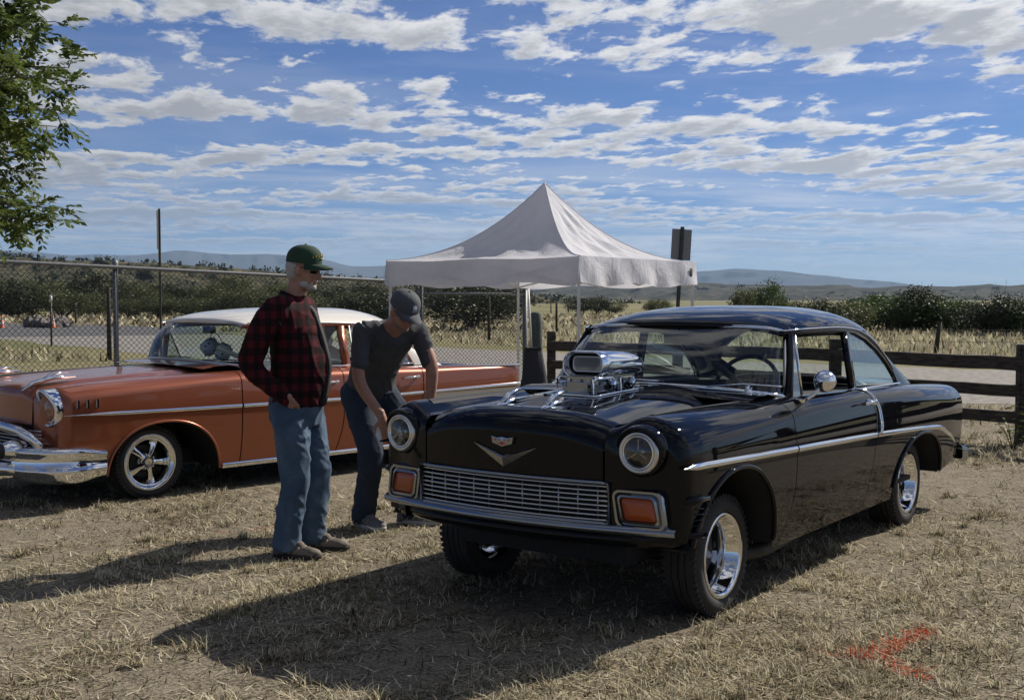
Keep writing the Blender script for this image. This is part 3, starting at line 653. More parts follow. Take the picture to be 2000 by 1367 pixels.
sco = MB().grid(scn, cv=True).build('scoop', M['chrome'], black, fixn=True); sco.scale = (.91, .86, .86); sco.location = (-.035, 0, 1.236 * .14)
MB().grid([rrect(0.020, 0.126, 1.178, 1.294, .056), rrect(0.020, 0.001, 1.23, 1.231, .0005)], cv=True).build('mouth_back', M['matblack'], sco, fixn=True)
scm = MB(); pl = MB(); pl.grid([rrect(0.052, 0.110, 1.187, 1.288, .03), rrect(0.056, 0.110, 1.187, 1.288, .03), rrect(0.056, 0.101, 1.197, 1.278, .026), rrect(0.052, 0.101, 1.197, 1.278, .026)], cv=True); pl.build('mesh_frame', M['alum'], sco, fixn=True)
for d_ in (1, -1):
    for k in range(-18, 19):
        y0 = k * .0125; a, b = (.054, y0 - d_ * .042, 1.196), (.054, y0 + d_ * .042, 1.280)
        ya, yb = a[1], b[1]; za, zb_ = 1.196, 1.280
        t0, t1 = 0, 1
        for lim in (-.102, .102):
            if ya != yb:
                tq = (lim - ya) / (yb - ya)
                if (ya - lim) * (1 if lim < 0 else -1) < 0: t0 = max(t0, tq)
                if (yb - lim) * (1 if lim < 0 else -1) < 0: t1 = min(t1, tq)
        if t1 - t0 > .05: scm.tube([(.054, ya + (yb - ya) * t0, za + (zb_ - za) * t0), (.054, ya + (yb - ya) * t1, za + (zb_ - za) * t1)], .0016, 4, caps=False)
scm.build('wire_mesh', M['chrome'], sco, smooth=False)
MB().box((-.08, 0, 1.158), (.48, .22, .016)).build('scoop_base', M['dchrome'], sco, smooth=False, bevel=.004)
MB().box((-.22, 0, 1.12), (.10, .22, .07)).build('carburettor_neck', M['dchrome'], eng, smooth=False)
# ------------------------------------------------------------------ copper saloon with white roof and tail fins
def ground_at(u, v, z=0.0):
    """where the line of sight through a point of the photograph meets the level z (used to survey positions)"""
    r_ = Vector(((u - 1000) / 2300.0, 1.0, -(v - 683.5) / 2300.0)); r_ = Matrix.Rotation(-PITCH, 3, 'X') @ r_
    t = (z - CAM_H) / r_.z; return Vector((0, 0, CAM_H)) + r_ * t
FO = Vector((-math.cos(R(46)), -math.sin(R(46)), 0)); LO = Vector((math.sin(R(46)), -math.cos(R(46)), 0)); oc = ground_at(295, 973) - LO * .78
orange = empty('vintage_car', (oc.x, oc.y, 0), math.atan2(FO.y, FO.x),
               label='copper orange vintage saloon with white roof, chrome bumper and tail fins', category='car')
SO = Shell(xf=.86, Rf=.08, Rh=.14, hk=.5, xr=-4.16, Rr=.10, hoodw=.575, bow=(.05, .09), under=.27,
  width=([.88, .5, 0, -.8, -1.9, -2.8, -3.5, -4.0, -4.2], [.90, .925, .935, .935, .935, .935, .925, .91, .90]),
  bulge=([.15, .25, .42, .6, .72, .84, .96, 1.1], [.945, .965, .982, .994, 1.0, .992, .975, .95]),
  crest=([.88, .5, 0, -.78, -1.8, -2.8, -3.5, -4.2], [.915, .948, .968, .985, .972, .948, .922, .905]),
  cresty=([.88, .2, -.5, -1.0, -1.9, -2.8, -3.3, -4.2], [.745, .745, .76, .80, .805, .81, .845, .872]),
  shoulder=([.88, .2, -.6, -1.8, -2.8, -3.4, -4.2], [.12, .11, .09, .085, .075, .05, .035]),
  valley=([.88, .3, -.3, -.7, -.9, -1.8, -2.7, -3.2, -4.2], [.03, .032, .02, .008, .004, .004, .02, .07, .12]),
  hoodc=([.88, .5, .2, -.2, -.8], [.93, .955, .972, .99, 1.03]),
  rocker=([.9, .46, .42, -.56, -.6, -2.45, -2.5, -3.4, -3.45, -4.2], [.33, .31, .22, .20, .195, .195, .20, .22, .24, .30]),
  arches=[(-.06, .49, .20, .425, 2.2), (-2.93, .46, .21, .34, 2.2)],
  gaps=[(-.760, .45, .25, .02, .2, .4), (-1.825, .55, .35, .10, .4, .4), (-2.775, .80, .5, .12, .3, .3)])
P = M['copper']
for s in (1, -1):
    SO.panel(-.755, .86, .580, s, capf=(.855, .745, .74)).build('front_fender', P, orange, fixn=True)
    d1 = SO.panel(-1.820, -.765, .755, s).build('front_door', P, orange, fixn=True); d2 = SO.panel(-2.770, -1.830, .755, s).build('rear_door', P, orange, fixn=True)
    SO.panel(-4.16, -2.780, .62, s, capr=(-4.10, .75, .60)).build('rear_quarter', P, orange, fixn=True)
    SO.panel(-4.0, .6, .62, s, off=.022).build('inner_shell', M['matblack'], orange, fixn=True)
    for ar in SO.arches: arch_lip(SO, ar, s, .011, P, orange)
    for d, x in ((d1, -1.66), (d2, -2.62)):
        h = MB().tube([(x + .10, .945 * s, .848), (x + .02, .966 * s, .855), (x - .09, .955 * s, .852)], [.009, .012, .009], 8); h.tube([(x - .07, .90 * s, .852), (x - .07, .96 * s, .852)], .016, 10); h.build('door_handle', M['chrome'], d)
    zt_ = lambda x: float(sp(x, [.80, -.78, -2.0, -2.77, -4.15], [.722, .702, .694, .70, .715]))
    for a, b in ((.77, -.751), (-.769, -1.816), (-1.834, -2.766), (-2.784, -4.14)):
        xs = np.linspace(a, b, 22); tip = [.003 + .013 * float(sm(a - x, 0, .45)) if a > 0 else .016 for x in xs]
        strip([(x, (SO.side_y(x, zt_(x)) - .002) * s, zt_(x)) for x in xs], .012, tip, out=(0, s, 0)).build('side_moulding', M['chrome'], orange)
    # ribbed aluminium insert behind the rear door
    rows = []
    for z in np.linspace(.0, 1, 6): rows.append([(x, (SO.side_y(x, .5 + .19 * z) + .004) * s, (.685 - (.02 + .15 * float(sm(-x, 2.3, 3.3))) * (1 - z))) for x in np.linspace(-2.80, -4.12, 24)])
    MB().grid(rows).build('side_insert', M['alum'], orange, fixn=True)
    # fin top strip, rocker strip
    MB().tube([(x, (float(sp(x, *SO.cresty)) + .02) * s, float(sp(x, *SO.crest)) + .002) for x in np.linspace(-2.9, -4.14, 22)], [.010 + .008 * t for t in np.linspace(0, 1, 22)], 8, flat=.6).build('fin_moulding', M['chrome'], orange)
    MB().grid([[(x, (SO.side_y(x, z) + o) * s, z) for x in np.linspace(-.58, -2.44, 24)] for z, o in ((.190, 0), (.197, .010), (.225, .012), (.235, .002))]).build('rocker_moulding', M['chrome'], orange, fixn=True)
    for x in (.66, .585, .51):
        MB().box((x, (SO.side_y(x, .80) + .004) * s, .800), (.024, .014, .066)).build('fender_gill', M['chrome'], orange, smooth=False, bevel=.004)
    # headlamp with chrome brow running back along the fender
    nx = SO.nose(.86, .745); hl = empty('headlamp'); hl.parent = orange; hl.location = (nx - .015, .748 * s, .762)
    MB().lathe([(.132, -.10), (.134, -.02), (.128, .012), (.112, .016)], 40, axis='x').build('pod', P, hl, fixn=True)
    rows = []
    for a in np.linspace(0, 2 * math.pi, 48, endpoint=False):
        k = max(0, math.sin(a)); st = 1 + .16 * k ** 2
        rows.append([(x0 + .055 * k ** 1.5 * q, r_ * math.cos(a), r_ * math.sin(a) * st) for x0, r_, q in ((-.03, .135, 0), (.012, .137, 1), (.028, .128, 1.2), (.022, .112, .8), (.0, .103, 0))])
    MB().grid(rows, cu=True).build('bezel', M['chrome'], hl, fixn=True)
    MB().lathe([(.104, .004), (.10, .014), (.092, .012)], 36, axis='x').build('retaining_ring', M['chrome'], hl, fixn=True)
    MB().lathe([(.093, .006), (.07, -.03), (.03, -.05), (.001, -.052)], 24, axis='x').build('reflector', M['alum'], hl)
    MB().lathe([(.001, .035), (.05, .030), (.08, .018), (.094, .008)], 28, axis='x').build('lens', M['lens'], hl)
    o = MB(); zo = .955
    o.tube([(.90, .50 * s, .895), (.82, .50 * s, .945), (.66, .50 * s, .985), (.48, .50 * s, .985)], [.006, .026, .030, .010], 10, flat=.7); o.tube([(.74, .50 * s, .97), (.66, .50 * s, 1.012), (.54, .50 * s, 1.02)], [.012, .014, .005], 8); o.build('bonnet_ornament', M['chrome'], orange)
    wheel(orange, 0.0, .685 * s, s, .290, .217, .19, 'flat'); wheel(orange, -2.92, .685 * s, s, .290, .217, .19, 'flat')
    # bumper end: big wrapped chrome piece with a groove
    path = [(.985, .52), (.955, .64), (.90, .76), (.82, .86), (.70, .925), (.58, .945), (.46, .95)]
    tt = np.linspace(0, 1, 26); kk = np.linspace(0, 1, 7); pc = np.array([sp(tt, kk, [p[i] for p in path]) for i in range(2)]).T
    prof = [(-.05, .485), (.0, .475), (.022, .455), (.022, .43), (.006, .415), (.014, .37), (.016, .32), (.022, .315), (.022, .295), (.014, .285), (.0, .24), (-.03, .21), (-.06, .20)]
    rows = []
    for i, p in enumerate(pc):
        t = pc[min(i + 1, 25)] - pc[max(i - 1, 0)]; t = t / np.linalg.norm(t); nrm = np.array([-t[1], t[0]]); nrm = nrm if nrm[1] + nrm[0] > 0 else -nrm
        e = 1 - .25 * float(sm(i, 18, 25)); rows.append([(p[0] + nrm[0] * o_, (p[1] + nrm[1] * o_) * s, .345 + (z - .345) * e) for o_, z in prof])
    MB().grid(rows).build('bumper_end', M['chrome'], orange, fixn=True)
    # upper grille bar sweeping down into the bumper, lower bar, bullet
    MB().tube([(1.00, 0, .63), (.985, .30 * s, .625), (.95, .55 * s, .60), (.91, .68 * s, .55), (.875, .76 * s, .48)], [.035, .035, .036, .034, .03], 12, flat=1.1).build('grille_bar', M['chrome'], orange)
    MB().tube([(1.04, 0, .30), (1.02, .35 * s, .30), (.97, .56 * s, .31)], [.045, .045, .04], 12, flat=1.2).build('bumper_bar', M['chrome'], orange)
    MB().tube([(.99, 0, .47), (.97, .40 * s, .47), (.93, .60 * s, .46)], .022, 10).build('grille_bar', M['chrome'], orange)
    b_ = empty('bumper_bullet'); b_.parent = orange; b_.location = (.90, .50 * s, .45)
    MB().lathe([(.085, 0), (.085, .06), (.075, .12), (.055, .16)], 24, axis='x').build('cone', M['chrome'], b_); MB().lathe([(.056, .158), (.05, .18), (.03, .20), (.001, .207)], 24, axis='x').build('rubber_tip', M['rubber'], b_)
hood = MB(); xs = np.array(list(np.linspace(-.76, .70, 40)) + [.72 + .14 * math.sin(q) for q in np.linspace(0, math.pi / 2, 12)]); ys = np.linspace(-.572, .572, 37)
def hz57(x, y): return SO.hood_z(x, y) + .018 * math.exp(-((abs(y) - .44) / .07) ** 2) * float(sm(x, -.7, 0))
hood.grid([[(SO.nose(x, y), y, hz57(x, y)) for y in ys] for x in xs] + [[(SO.nose(.86, y) + .01 * t, y, hz57(.86, y) * (1 - t) + .64 * t) for y in ys] for t in np.linspace(.15, 1, 6)]).build('bonnet', P, orange, fixn=True)
gr = empty('grille'); gr.parent = orange
MB().grid([[(.86 - .06 * (y / .7) ** 2, y, z) for y in np.linspace(-.74, .74, 15)] for z in (.30, .66)]).build('backing', M['matblack'], gr)
for k in range(11): MB().tube([(.905 - .06 * (y / .7) ** 2, y, .335 + k * .026) for y in np.linspace(-.70, .70, 15)], .005, 5).build('bar', M['alum'], gr)
tl = [[(x, y, float(sp(x, [-3.2, -3.6, -3.95, -4.12, -4.18], [.95, .92, .86, .78, .62])) + .025 * (1 - (y / .62) ** 2)) for y in np.linspace(-.625, .625, 19)] for x in list(np.linspace(-3.05, -4.0, 14)) + [-4.08, -4.13, -4.17]]
MB().grid(tl + [[(-4.18, y, z) for y in np.linspace(-.625, .625, 19)] for z in (.5, .35)]).build('boot_lid', P, orange, fixn=True)
MB().grid([[(x - .10 * (1 - (abs(y) / .95) ** 6), y, z) for x, z in ((-4.10, .26), (-4.2, .29), (-4.21, .42), (-4.13, .46))] for y in np.linspace(-.94, .94, 31)]).build('rear_bumper', M['chrome'], orange, fixn=True)
common(orange, SO, P)
greenhouse(orange, -.145, -.035, M['cream'], P, True, hx=.24, rcomp=.76)
steering(orange, (-1.30, .36, 1.0), R(-24), .205, M['ivory'])
im = MB(); im.tube([(-1.0, 0, 1.39), (-1.03, 0, 1.33)], .006, 6); im.box((-1.04, 0, 1.31), (.03, .22, .06)); im.build('inside_mirror', M['chrome'], orange, smooth=False)
for y in (.42, -.30): MB().tube([(-.70, y, 1.065), (-.74, y + .2, 1.08), (-.76, y + .42, 1.075)], .005, 6).build('wiper', M['matblack'], orange)
# big foam dice hung from the mirror
M['foam'] = mat('white_plush', (.62, .64, .66), .95, bump=.5, bscale=140)
dice = empty('hanging_dice', label='pair of big white plush dice hung from the mirror of the copper car', category='dice')
dice.parent = None; dice.matrix_world = orange.matrix_basis @ Matrix.Translation((-1.08, 0, .985))
def die(c, rot, size):
    b = bmesh.new(); bmesh.ops.create_cube(b, size=size); bmesh.ops.bevel(b, geom=list(b.edges), offset=size * .16, segments=3, affect='EDGES')
    me = bpy.data.meshes.new('die'); b.to_mesh(me); b.free(); o = link('die', me, M['foam'], dice); o.location = c; o.rotation_euler = rot
    pips = MB(); h = size / 2 + .001
    for ax_, pts in (('x', ((-.3, -.3), (.3, .3), (0, 0))), ('y', ((-.3, -.3), (.3, .3), (-.3, .3), (.3, -.3))), ('z', ((0, 0),)), ('-y', ((-.3, 0), (.3, 0), (0, .3), (0, -.3), (0, 0)))):
        for u, v in pts:
            u *= size; v *= size; q = {'x': (h, u, v), 'y': (u, h, v), '-y': (u, -h, v), 'z': (u, v, h)}[ax_]
            pips.lathe([(.001, .003), (size * .07, .002), (size * .075, -.004)], 10, q, {'x': 'x', 'y': 'y', '-y': 'y', 'z': 'z'}[ax_])
    pips.build('pips', M['matblack'], o)
die((.02, -.05, .17), (R(20), R(30), R(15)), .135); die((-.03, .09, .13), (R(-25), R(15), R(50)), .135)
MB().tube([(0.0, 0, .33), (.02, -.03, .28), (.02, -.05, .22)], .004, 5).tube([(0.0, 0, .33), (-.02, .05, .26), (-.03, .08, .19)], .004, 5).build('string', M['foam'], dice)
# ------------------------------------------------------------------ ground, fields, roads, hills
def gmat():
    m = bpy.data.materials.new('dry_ground'); m.use_nodes = True; t = NT(m.node_tree); b = t.n['Principled BSDF']; b.inputs['Roughness'].default_value = .95; b.inputs['Specular IOR Level'].default_value = .1
    geo = t.node('ShaderNodeNewGeometry'); pos = geo.outputs['Position']
    n1 = t.noise(pos, .9, 5, .6); n2 = t.noise(pos, 9, 8, .72); n3 = t.noise(pos, 55, 6, .75); nf = t.noise(pos, .06, 4, .55)
    near = t.mix(t.sstep(n2, .35, .65), (.050, .042, .034), (.20, .17, .13)); near = t.mix(t.sstep(n3, .42, .62), near, (.34, .295, .215))
    near = t.mix(t.m('MULTIPLY', t.sstep(n1, .55, .75), .5), near, (.10, .105, .045))
    far = t.mix(t.sstep(nf, .40, .62), (.22, .195, .11), (.14, .145, .07)); far = t.mix(t.m('MULTIPLY', t.sstep(n1, .5, .8), .4), far, (.12, .13, .05))
    sx_ = t.node('ShaderNodeSeparateXYZ', {0: pos}); c = t.mix(t.sstep(sx_.outputs[1], 14, 30), near, far)
    t.l.new(c, b.inputs['Base Color'])
    bn = t.node('ShaderNodeBump', {'Strength': .8, 'Distance': .03, 'Height': t.m('ADD', n2, t.m('MULTIPLY', n3, .5))}); t.l.new(bn.outputs[0], b.inputs['Normal']); return m
def far_lift(x, y):
    """the plain rises very gently away from the yard"""
    d = np.hypot(x, y); return np.maximum(0, d - 60) * .0005
ax_ = np.sinh(np.linspace(-8.0, 8.0, 131)) * 6.0; ay_ = np.concatenate([np.linspace(-25, 0, 8)[:-1], np.sinh(np.linspace(0, 8.35, 122)) * 5.0])
gx_, gy_ = np.meshgrid(ax_, ay_, indexing='ij'); d_ = np.hypot(gx_, gy_)
bumps = .012 * np.sin(gx_ * 1.7 + 1.3) * np.sin(gy_ * 1.3) * np.clip(d_ / 4, 0, 1) * (d_ < 30)
gz_ = far_lift(gx_, gy_) + bumps * 0
n, m_ = gx_.shape; idx = np.arange(n * m_).reshape(n, m_)
gf = np.stack([idx[:-1, :-1], idx[1:, :-1], idx[1:, 1:], idx[:-1, 1:]], -1).reshape(-1, 4)
link('ground', np_mesh('ground', np.stack([gx_, gy_, gz_], -1).reshape(-1, 3), gf), gmat(), kind='structure')
def ribbon(name, pts, wid, m, z=.004, **kw):
    tt = np.linspace(0, 1, 80); kk = np.linspace(0, 1, len(pts)); c = np.stack([sp(tt, kk, [p[i] for p in pts]) for i in (0, 1)], -1)
    d = np.gradient(c, axis=0); nn = np.stack([-d[:, 1], d[:, 0]], -1); nn /= np.linalg.norm(nn, axis=1)[:, None]; rows = []
    for k in np.linspace(-1, 1, 9):
        jit = .25 * np.sin(tt * 90 + k) * (abs(k) == 1); q = c + nn * (wid / 2 * k + jit)[:, None]
        rows.append([(p[0], p[1], far_lift(p[0], p[1]) + z) for p in q])
    return MB().grid(rows).build(name, m, smooth=True, **kw)
gravel = mat('gravel', (.20, .185, .165), .95, var=.45, vscale=6, bump=.8, bscale=20)
asph = mat('old_asphalt', (.075, .075, .078), .9, var=.25, vscale=2)
ribbon('gravel_road', [(60, 6), (24, 14.5), (12, 20.5), (6, 24), (-1.4, 31), (-12, 44), (-24, 60)], 9.5, gravel, kind='structure')
ribbon('road', [(-18, 52), (-26, 66), (-40, 76), (-90, 96), (-200, 130)], 12, asph, .008, kind='structure')
# hills: near dark mesa on the left, long mesa on the right, blue ranges far away
def ridge(name, x0, x1, y, depth, prof, m, rough=.06, n=260, rows=26, seed=0, base=-3.0):
    r_ = np.random.default_rng(seed); xs = np.linspace(x0, x1, n)
    px = 1000 + 2300 * xs / y; hh = sp(px, [p[0] for p in prof], [p[1] for p in prof])        # skyline, read off the photograph as a bearing and an angle
    H = CAM_H + (586 - hh) / 2300 * y
    def nz(a, f, s_): 
        ph = r_.uniform(0, 6.28, 8); k = r_.uniform(.6, 1.6, 8); return sum(np.sin(a * f * kk * (1.35 ** i) + p_) / (1.25 ** i) for i, (kk, p_) in enumerate(zip(k, ph))) * s_
    V = []; amp = np.maximum(H, 1) * rough
    jag = nz(xs / (abs(x1 - x0)) * 60, 1.0, 1.0)
    for j in range(rows):
        t = j / (rows - 1)
        if t <= .6: f = t / .6; shape = f ** 1.35
        else: shape = 1 - .25 * ((t - .6) / .4)
        gul = nz(xs / abs(x1 - x0) * 140 + j * .12, 1.0, .32) * (math.sin(min(t / .6, 1) * math.pi) if t < .6 else 0)
        yy = y + depth * (t - .6); zz = base + (H + amp * jag * .12 - base) * shape + amp * gul
        V.append(np.stack([xs * (yy / y), np.full(n, yy) + nz(xs / abs(x1 - x0) * 80 + j * .2, 1.0, depth * .012), zz], -1))
    V = np.array(V).reshape(-1, 3); ix = np.arange(rows * n).reshape(rows, n)
    F = np.stack([ix[:-1, :-1], ix[:-1, 1:], ix[1:, 1:], ix[1:, :-1]], -1).reshape(-1, 4)
    return link(name, np_mesh(name, V, F), m, kind='structure')
def hillmat(name, c0, c1, sc):
    m = bpy.data.materials.new(name); m.use_nodes = True; t = NT(m.node_tree); b = t.n['Principled BSDF']; b.inputs['Roughness'].default_value = 1; b.inputs['Specular IOR Level'].default_value = 0
    p = t.node('ShaderNodeNewGeometry').outputs['Position']; t.l.new(t.mix(t.sstep(t.noise(p, sc, 8, .68), .42, .6), c0, c1), b.inputs['Base Color']); return m
ridge('hill', -420, 60, 520, 260, [(-900, 480), (0, 500), (120, 507), (350, 516), (520, 530), (760, 552), (1000, 575), (1200, 592)], hillmat('scrub_hill', (.05, .052, .035), (.11, .10, .065), .12), seed=2)
ridge('mesa', -500, 2600, 2400, 1500, [(600, 592), (900, 578), (1040, 566), (1200, 556), (1385, 553), (1480, 556), (1560, 557), (1640, 559), (1700, 562), (1760, 560), (1850, 558), (1950, 556), (2200, 552), (3400, 560)], hillmat('mesa_scrub', (.050, .052, .042), (.095, .09, .07), .012), rough=.25, seed=5)
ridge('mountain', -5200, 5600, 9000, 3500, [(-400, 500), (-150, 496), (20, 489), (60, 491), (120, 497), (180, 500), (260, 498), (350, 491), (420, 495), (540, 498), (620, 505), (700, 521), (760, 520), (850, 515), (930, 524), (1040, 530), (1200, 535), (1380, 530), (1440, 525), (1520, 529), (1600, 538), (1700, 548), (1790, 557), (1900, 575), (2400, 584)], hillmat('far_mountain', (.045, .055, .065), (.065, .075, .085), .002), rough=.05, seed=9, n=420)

hz = MB().box((0, 4800, 240), (19000, 14400, 490)).build('haze', None, smooth=False, kind='stuff', label='thin blue haze over the plain and mountains', category='haze')
hm = bpy.data.materials.new('haze_air'); hm.use_nodes = True; t = NT(hm.node_tree); t.n.clear()
pv = t.node('ShaderNodeVolumePrincipled', {'Color': (.52, .72, 1.0, 1), 'Density': 6.5e-5, 'Anisotropy': 0.1}); t.node('ShaderNodeOutputMaterial', {'Volume': pv.outputs[0]}); hz.data.materials.clear(); hz.data.materials.append(hm)
# ------------------------------------------------------------------ fences, tent, posts
def at(px, D, z=0.0): return Vector(((px - 1000) / 2300.0 * D, D, z))
def zat(py, D): return CAM_H + (586 - py) / 2300.0 * D
# chain-link fence behind the copper car
fa_, fb_ = Vector((-7.6, 12.8, 0)), Vector((.25, 19.0, 0)); fdir = (fb_ - fa_); flen = fdir.length; fdir.normalize()
fence = empty('chain_link_fence', fa_, math.atan2(fdir.y, fdir.x), label='galvanised chain-link fence with top rail behind the copper car', category='fence')
rz = lambda s: 2.10 + (1.775 - 2.10) * s / flen
ns = int(flen / .036); nz_ = 54; Vw = []; Fw = []; cnt = 0
ang = np.array([0, 2.094, 4.189])
for k in range(ns):
    s0 = k * .036; top = rz(s0) - .02; zz_ = np.arange(nz_ + 1) * (top - .04) / nz_ + .04
    sgn = np.where((np.arange(nz_ + 1) + k) % 2 == 0, 1, -1); ss = s0 + sgn * .0195; yo = sgn * .003
    if k % 2: yo = -yo
    ring = np.stack([ss[:, None] + .0044 * np.cos(ang), yo[:, None] + .0044 * np.sin(ang), np.repeat(zz_[:, None], 3, 1)], -1)
    Vw.append(ring.reshape(-1, 3)); i0 = cnt + np.arange(nz_)[:, None] * 3
    for j in range(3): Fw.append(np.stack([i0[:, 0] + j, i0[:, 0] + (j + 1) % 3, i0[:, 0] + 3 + (j + 1) % 3, i0[:, 0] + 3 + j], -1))
    cnt += (nz_ + 1) * 3
link('wire_mesh', np_mesh('wire_mesh', np.concatenate(Vw), np.concatenate(Fw)), M['post'], fence, kind='stuff')  # galvanised wire, its shade put into the dark colour; wire ends likewise
MB().tube([(s, -.02, rz(s)) for s in np.linspace(0, flen, 12)], .024, 10).build('top_rail', M['galv'], fence)
for s in list(np.arange(0.3, flen, .62)):
    MB().tube([(s, -.02 + .030 * math.cos(a), rz(s) + .030 * math.sin(a)) for a in np.linspace(-2.4, 2.2, 9)], .0022, 4).build('tie_wire', M['galv'], fence)
tw = MB()
for k in range(0, ns, 2):
    s = k * .036; tw.tube([(s, 0, rz(s) - .03), (s + .012, .006, rz(s) + .050)], .0024, 4)
tw.build('wire_ends', M['post'], fence, kind='stuff')
def fpost(s, r_, top, name='post'):
    p = MB().tube([(s, .03, 0), (s, .03, top)], r_, 12).build(name, M['galv'], fence)
    MB().lathe([(r_ * 1.15, 0), (r_ * 1.2, .04), (r_ * .8, .065), (.001, .075)], 14, (s, .03, top - .01), 'z').build('cap', M['galv'], p); return p
# bearings of the posts: solve the distance along the line
def s_at(px):
    k = (px - 1000) / 2300.0; return (k * fa_.y - fa_.x) / (fdir.x - k * fdir.y)
for px in (228, 826): fpost(s_at(px), .033, rz(s_at(px)) + .03)
fpost(flen - .03, .04, rz(flen) + .06, 'gate_post'); fpost(.02, .033, 2.12)
MB().tube([(flen - 2.6, .02, rz(flen) - .1), (flen, .02, rz(flen) - .1)], .02, 8).build('gate_rail', M['galv'], fence)
# timber rail fence
def rail_fence(pts, zc, hts, name_label, posts=True):
    root = empty('rail_fence', pts[0], 0, label=name_label, category='fence')
    L0 = Vector(pts[0])
    for i in range(len(pts) - 1):
        a, b = Vector(pts[i]) - L0, Vector(pts[i + 1]) - L0
        for z, h in zip(zc, hts):
            j1, j2 = random.uniform(-.015, .015), random.uniform(-.015, .015)
            mb = MB(); n_ = 9; rows = []; d = (b - a).normalized(); sd_ = Vector((-d.y, d.x, 0))
            for k in range(n_):
                t = k / (n_ - 1); p = a.lerp(b, t) - d * .02 + sd_ * (-.06); wob = random.uniform(-.006, .006); zz2 = z + j1 + (j2 - j1) * t
                rows.append([tuple(p + sd_ * o + Vector((0, 0, zz2 + q + wob))) for o, q in ((-.02, -h / 2), (.02, -h / 2 + .004), (.022, h / 2), (-.02, h / 2 - .003))])
            mb.grid(rows, cv=True); mb.f.append((0, 1, 2, 3)); mb.f.append(tuple(len(mb.v) - 4 + q for q in range(4))[::-1])
            mb.build('rail', M['wood'], root, smooth=False, fixn=True)
        if posts: MB().box((a.x, a.y, .55), (.13, .13, 1.10)).build('post', M['wood'], root, smooth=False, bevel=.012)
    MB().box((b.x, b.y, .55), (.13, .13, 1.10)).build('post', M['wood'], root, smooth=False, bevel=.012)
    return root
q0, q1 = Vector((.45, 18.2, 0)), Vector((5.55, 12.75, 0)); dv = (q1 - q0)
rail_fence([q0 + dv * t for t in (.03, .36, .69, 1.0, 1.34, 1.7)], (.90, .60, .30), (.15, .13, .13), 'dark weathered three-rail timber fence behind the black car')
gp = MB().lathe([(.10, 0), (.105, .5), (.10, 1.2), (.095, 1.36), (.06, 1.39), (.001, 1.39)], 14, axis='z').build('wooden_post', mat('green_grey_timber', (.07, .085, .075), .85, var=.5, vscale=8, stretch=(1, 1, .2), bump=.5, bscale=30), label='thick grey-green timber post at the end of the rail fence', category='post')
gp.location = at(1047, 18.6)
# canopy tent
def canvasmat():
    m = bpy.data.materials.new('white_canopy_fabric'); m.use_nodes = True; t = NT(m.node_tree); t.n.clear()
    tcn = t.node('ShaderNodeTexCoord').outputs['Object']; n1 = t.noise(tcn, 3.2, 6, .6, .8); n2 = t.noise(tcn, 22, 4, .6)
    bn = t.node('ShaderNodeBump', {'Strength': .5, 'Distance': .06, 'Height': t.m('ADD', n1, t.m('MULTIPLY', n2, .12))})
    c = t.mix(t.sstep(t.noise(tcn, 1.3, 5, .6), .4, .75), (.74, .75, .80), (.66, .67, .72))
    d = t.node('ShaderNodeBsdfDiffuse', {'Color': c, 'Normal': bn.outputs[0]}); tr = t.node('ShaderNodeBsdfTranslucent', {'Color': c, 'Normal': bn.outputs[0]})
    t.node('ShaderNodeOutputMaterial', {'Surface': t.node('ShaderNodeMixShader', {0: .34, 1: d.outputs[0], 2: tr.outputs[0]}).outputs[0]}); return m
M['canvas'] = canvasmat(); M['wpaint'] = mat('white_powder_coat', (.62, .62, .60), .4, .0, var=.1)
TC = at(1132, 13.0); tl_, tr_ = Vector((-.815, .58, 0)).normalized(), Vector((.58, .815, 0)).normalized(); TS = 2.83
tent = empty('canopy_tent', TC, 0, label='white pop-up canopy tent with peaked top and hanging valance', category='tent')
EZ, VZ, PZ = 2.066, 1.775, 3.06
def tp(a, b, z): p = tl_ * (a * TS) + tr_ * (b * TS); return (p.x, p.y, z)
cz_ = Vector(tp(.5, .5, 0)); corners = [(0, 0), (1, 0), (1, 1), (0, 1)]; NN = 34
def croof(k): return .10 * k + .90 * k ** 2.15
def cover(fi):
    A_, B_ = Vector(tp(*corners[fi], 0)), Vector(tp(*corners[(fi + 1) % 4], 0)); nrm = ((A_ + B_) / 2 - cz_).normalized(); rows = []
    for i in range(NN + 1):
        k = i / NN; row = []
        for j in range(NN + 1):
            s = j / NN; e = A_.lerp(B_, s); p = e.lerp(cz_, k); mid = math.sin(s * math.pi)
            fold = .034 * math.sin(s * 23 + 5 * k + fi * 2) * math.sin(k * 9 + s * 3 + fi) + .012 * math.sin(s * 41 - 13 * k + fi)
            z = EZ + (PZ - EZ) * croof(k) - .035 * mid * math.sin(min(1, k * 1.15) * math.pi) - .022 * (1 - abs(2 * abs(s - .5) - .5) * 2) * (1 - k) ** 8 + fold * mid * math.sin(k * math.pi) * .9
            row.append(tuple(p + nrm * 0 + Vector((0, 0, z))))
        rows.append(row)
    return rows
for fi in range(4): MB().grid(cover(fi)).build('canopy_panel', M['canvas'], tent, fixn=False)
for fi in range(4):
    A_ = Vector(tp(*corners[fi], 0)); MB().tube([tuple(A_.lerp(cz_, k) + Vector((0, 0, EZ + (PZ - EZ) * croof(k) + .002))) for k in np.linspace(0, 1, 24)], .008, 6).build('seam', M['canvas'], tent)
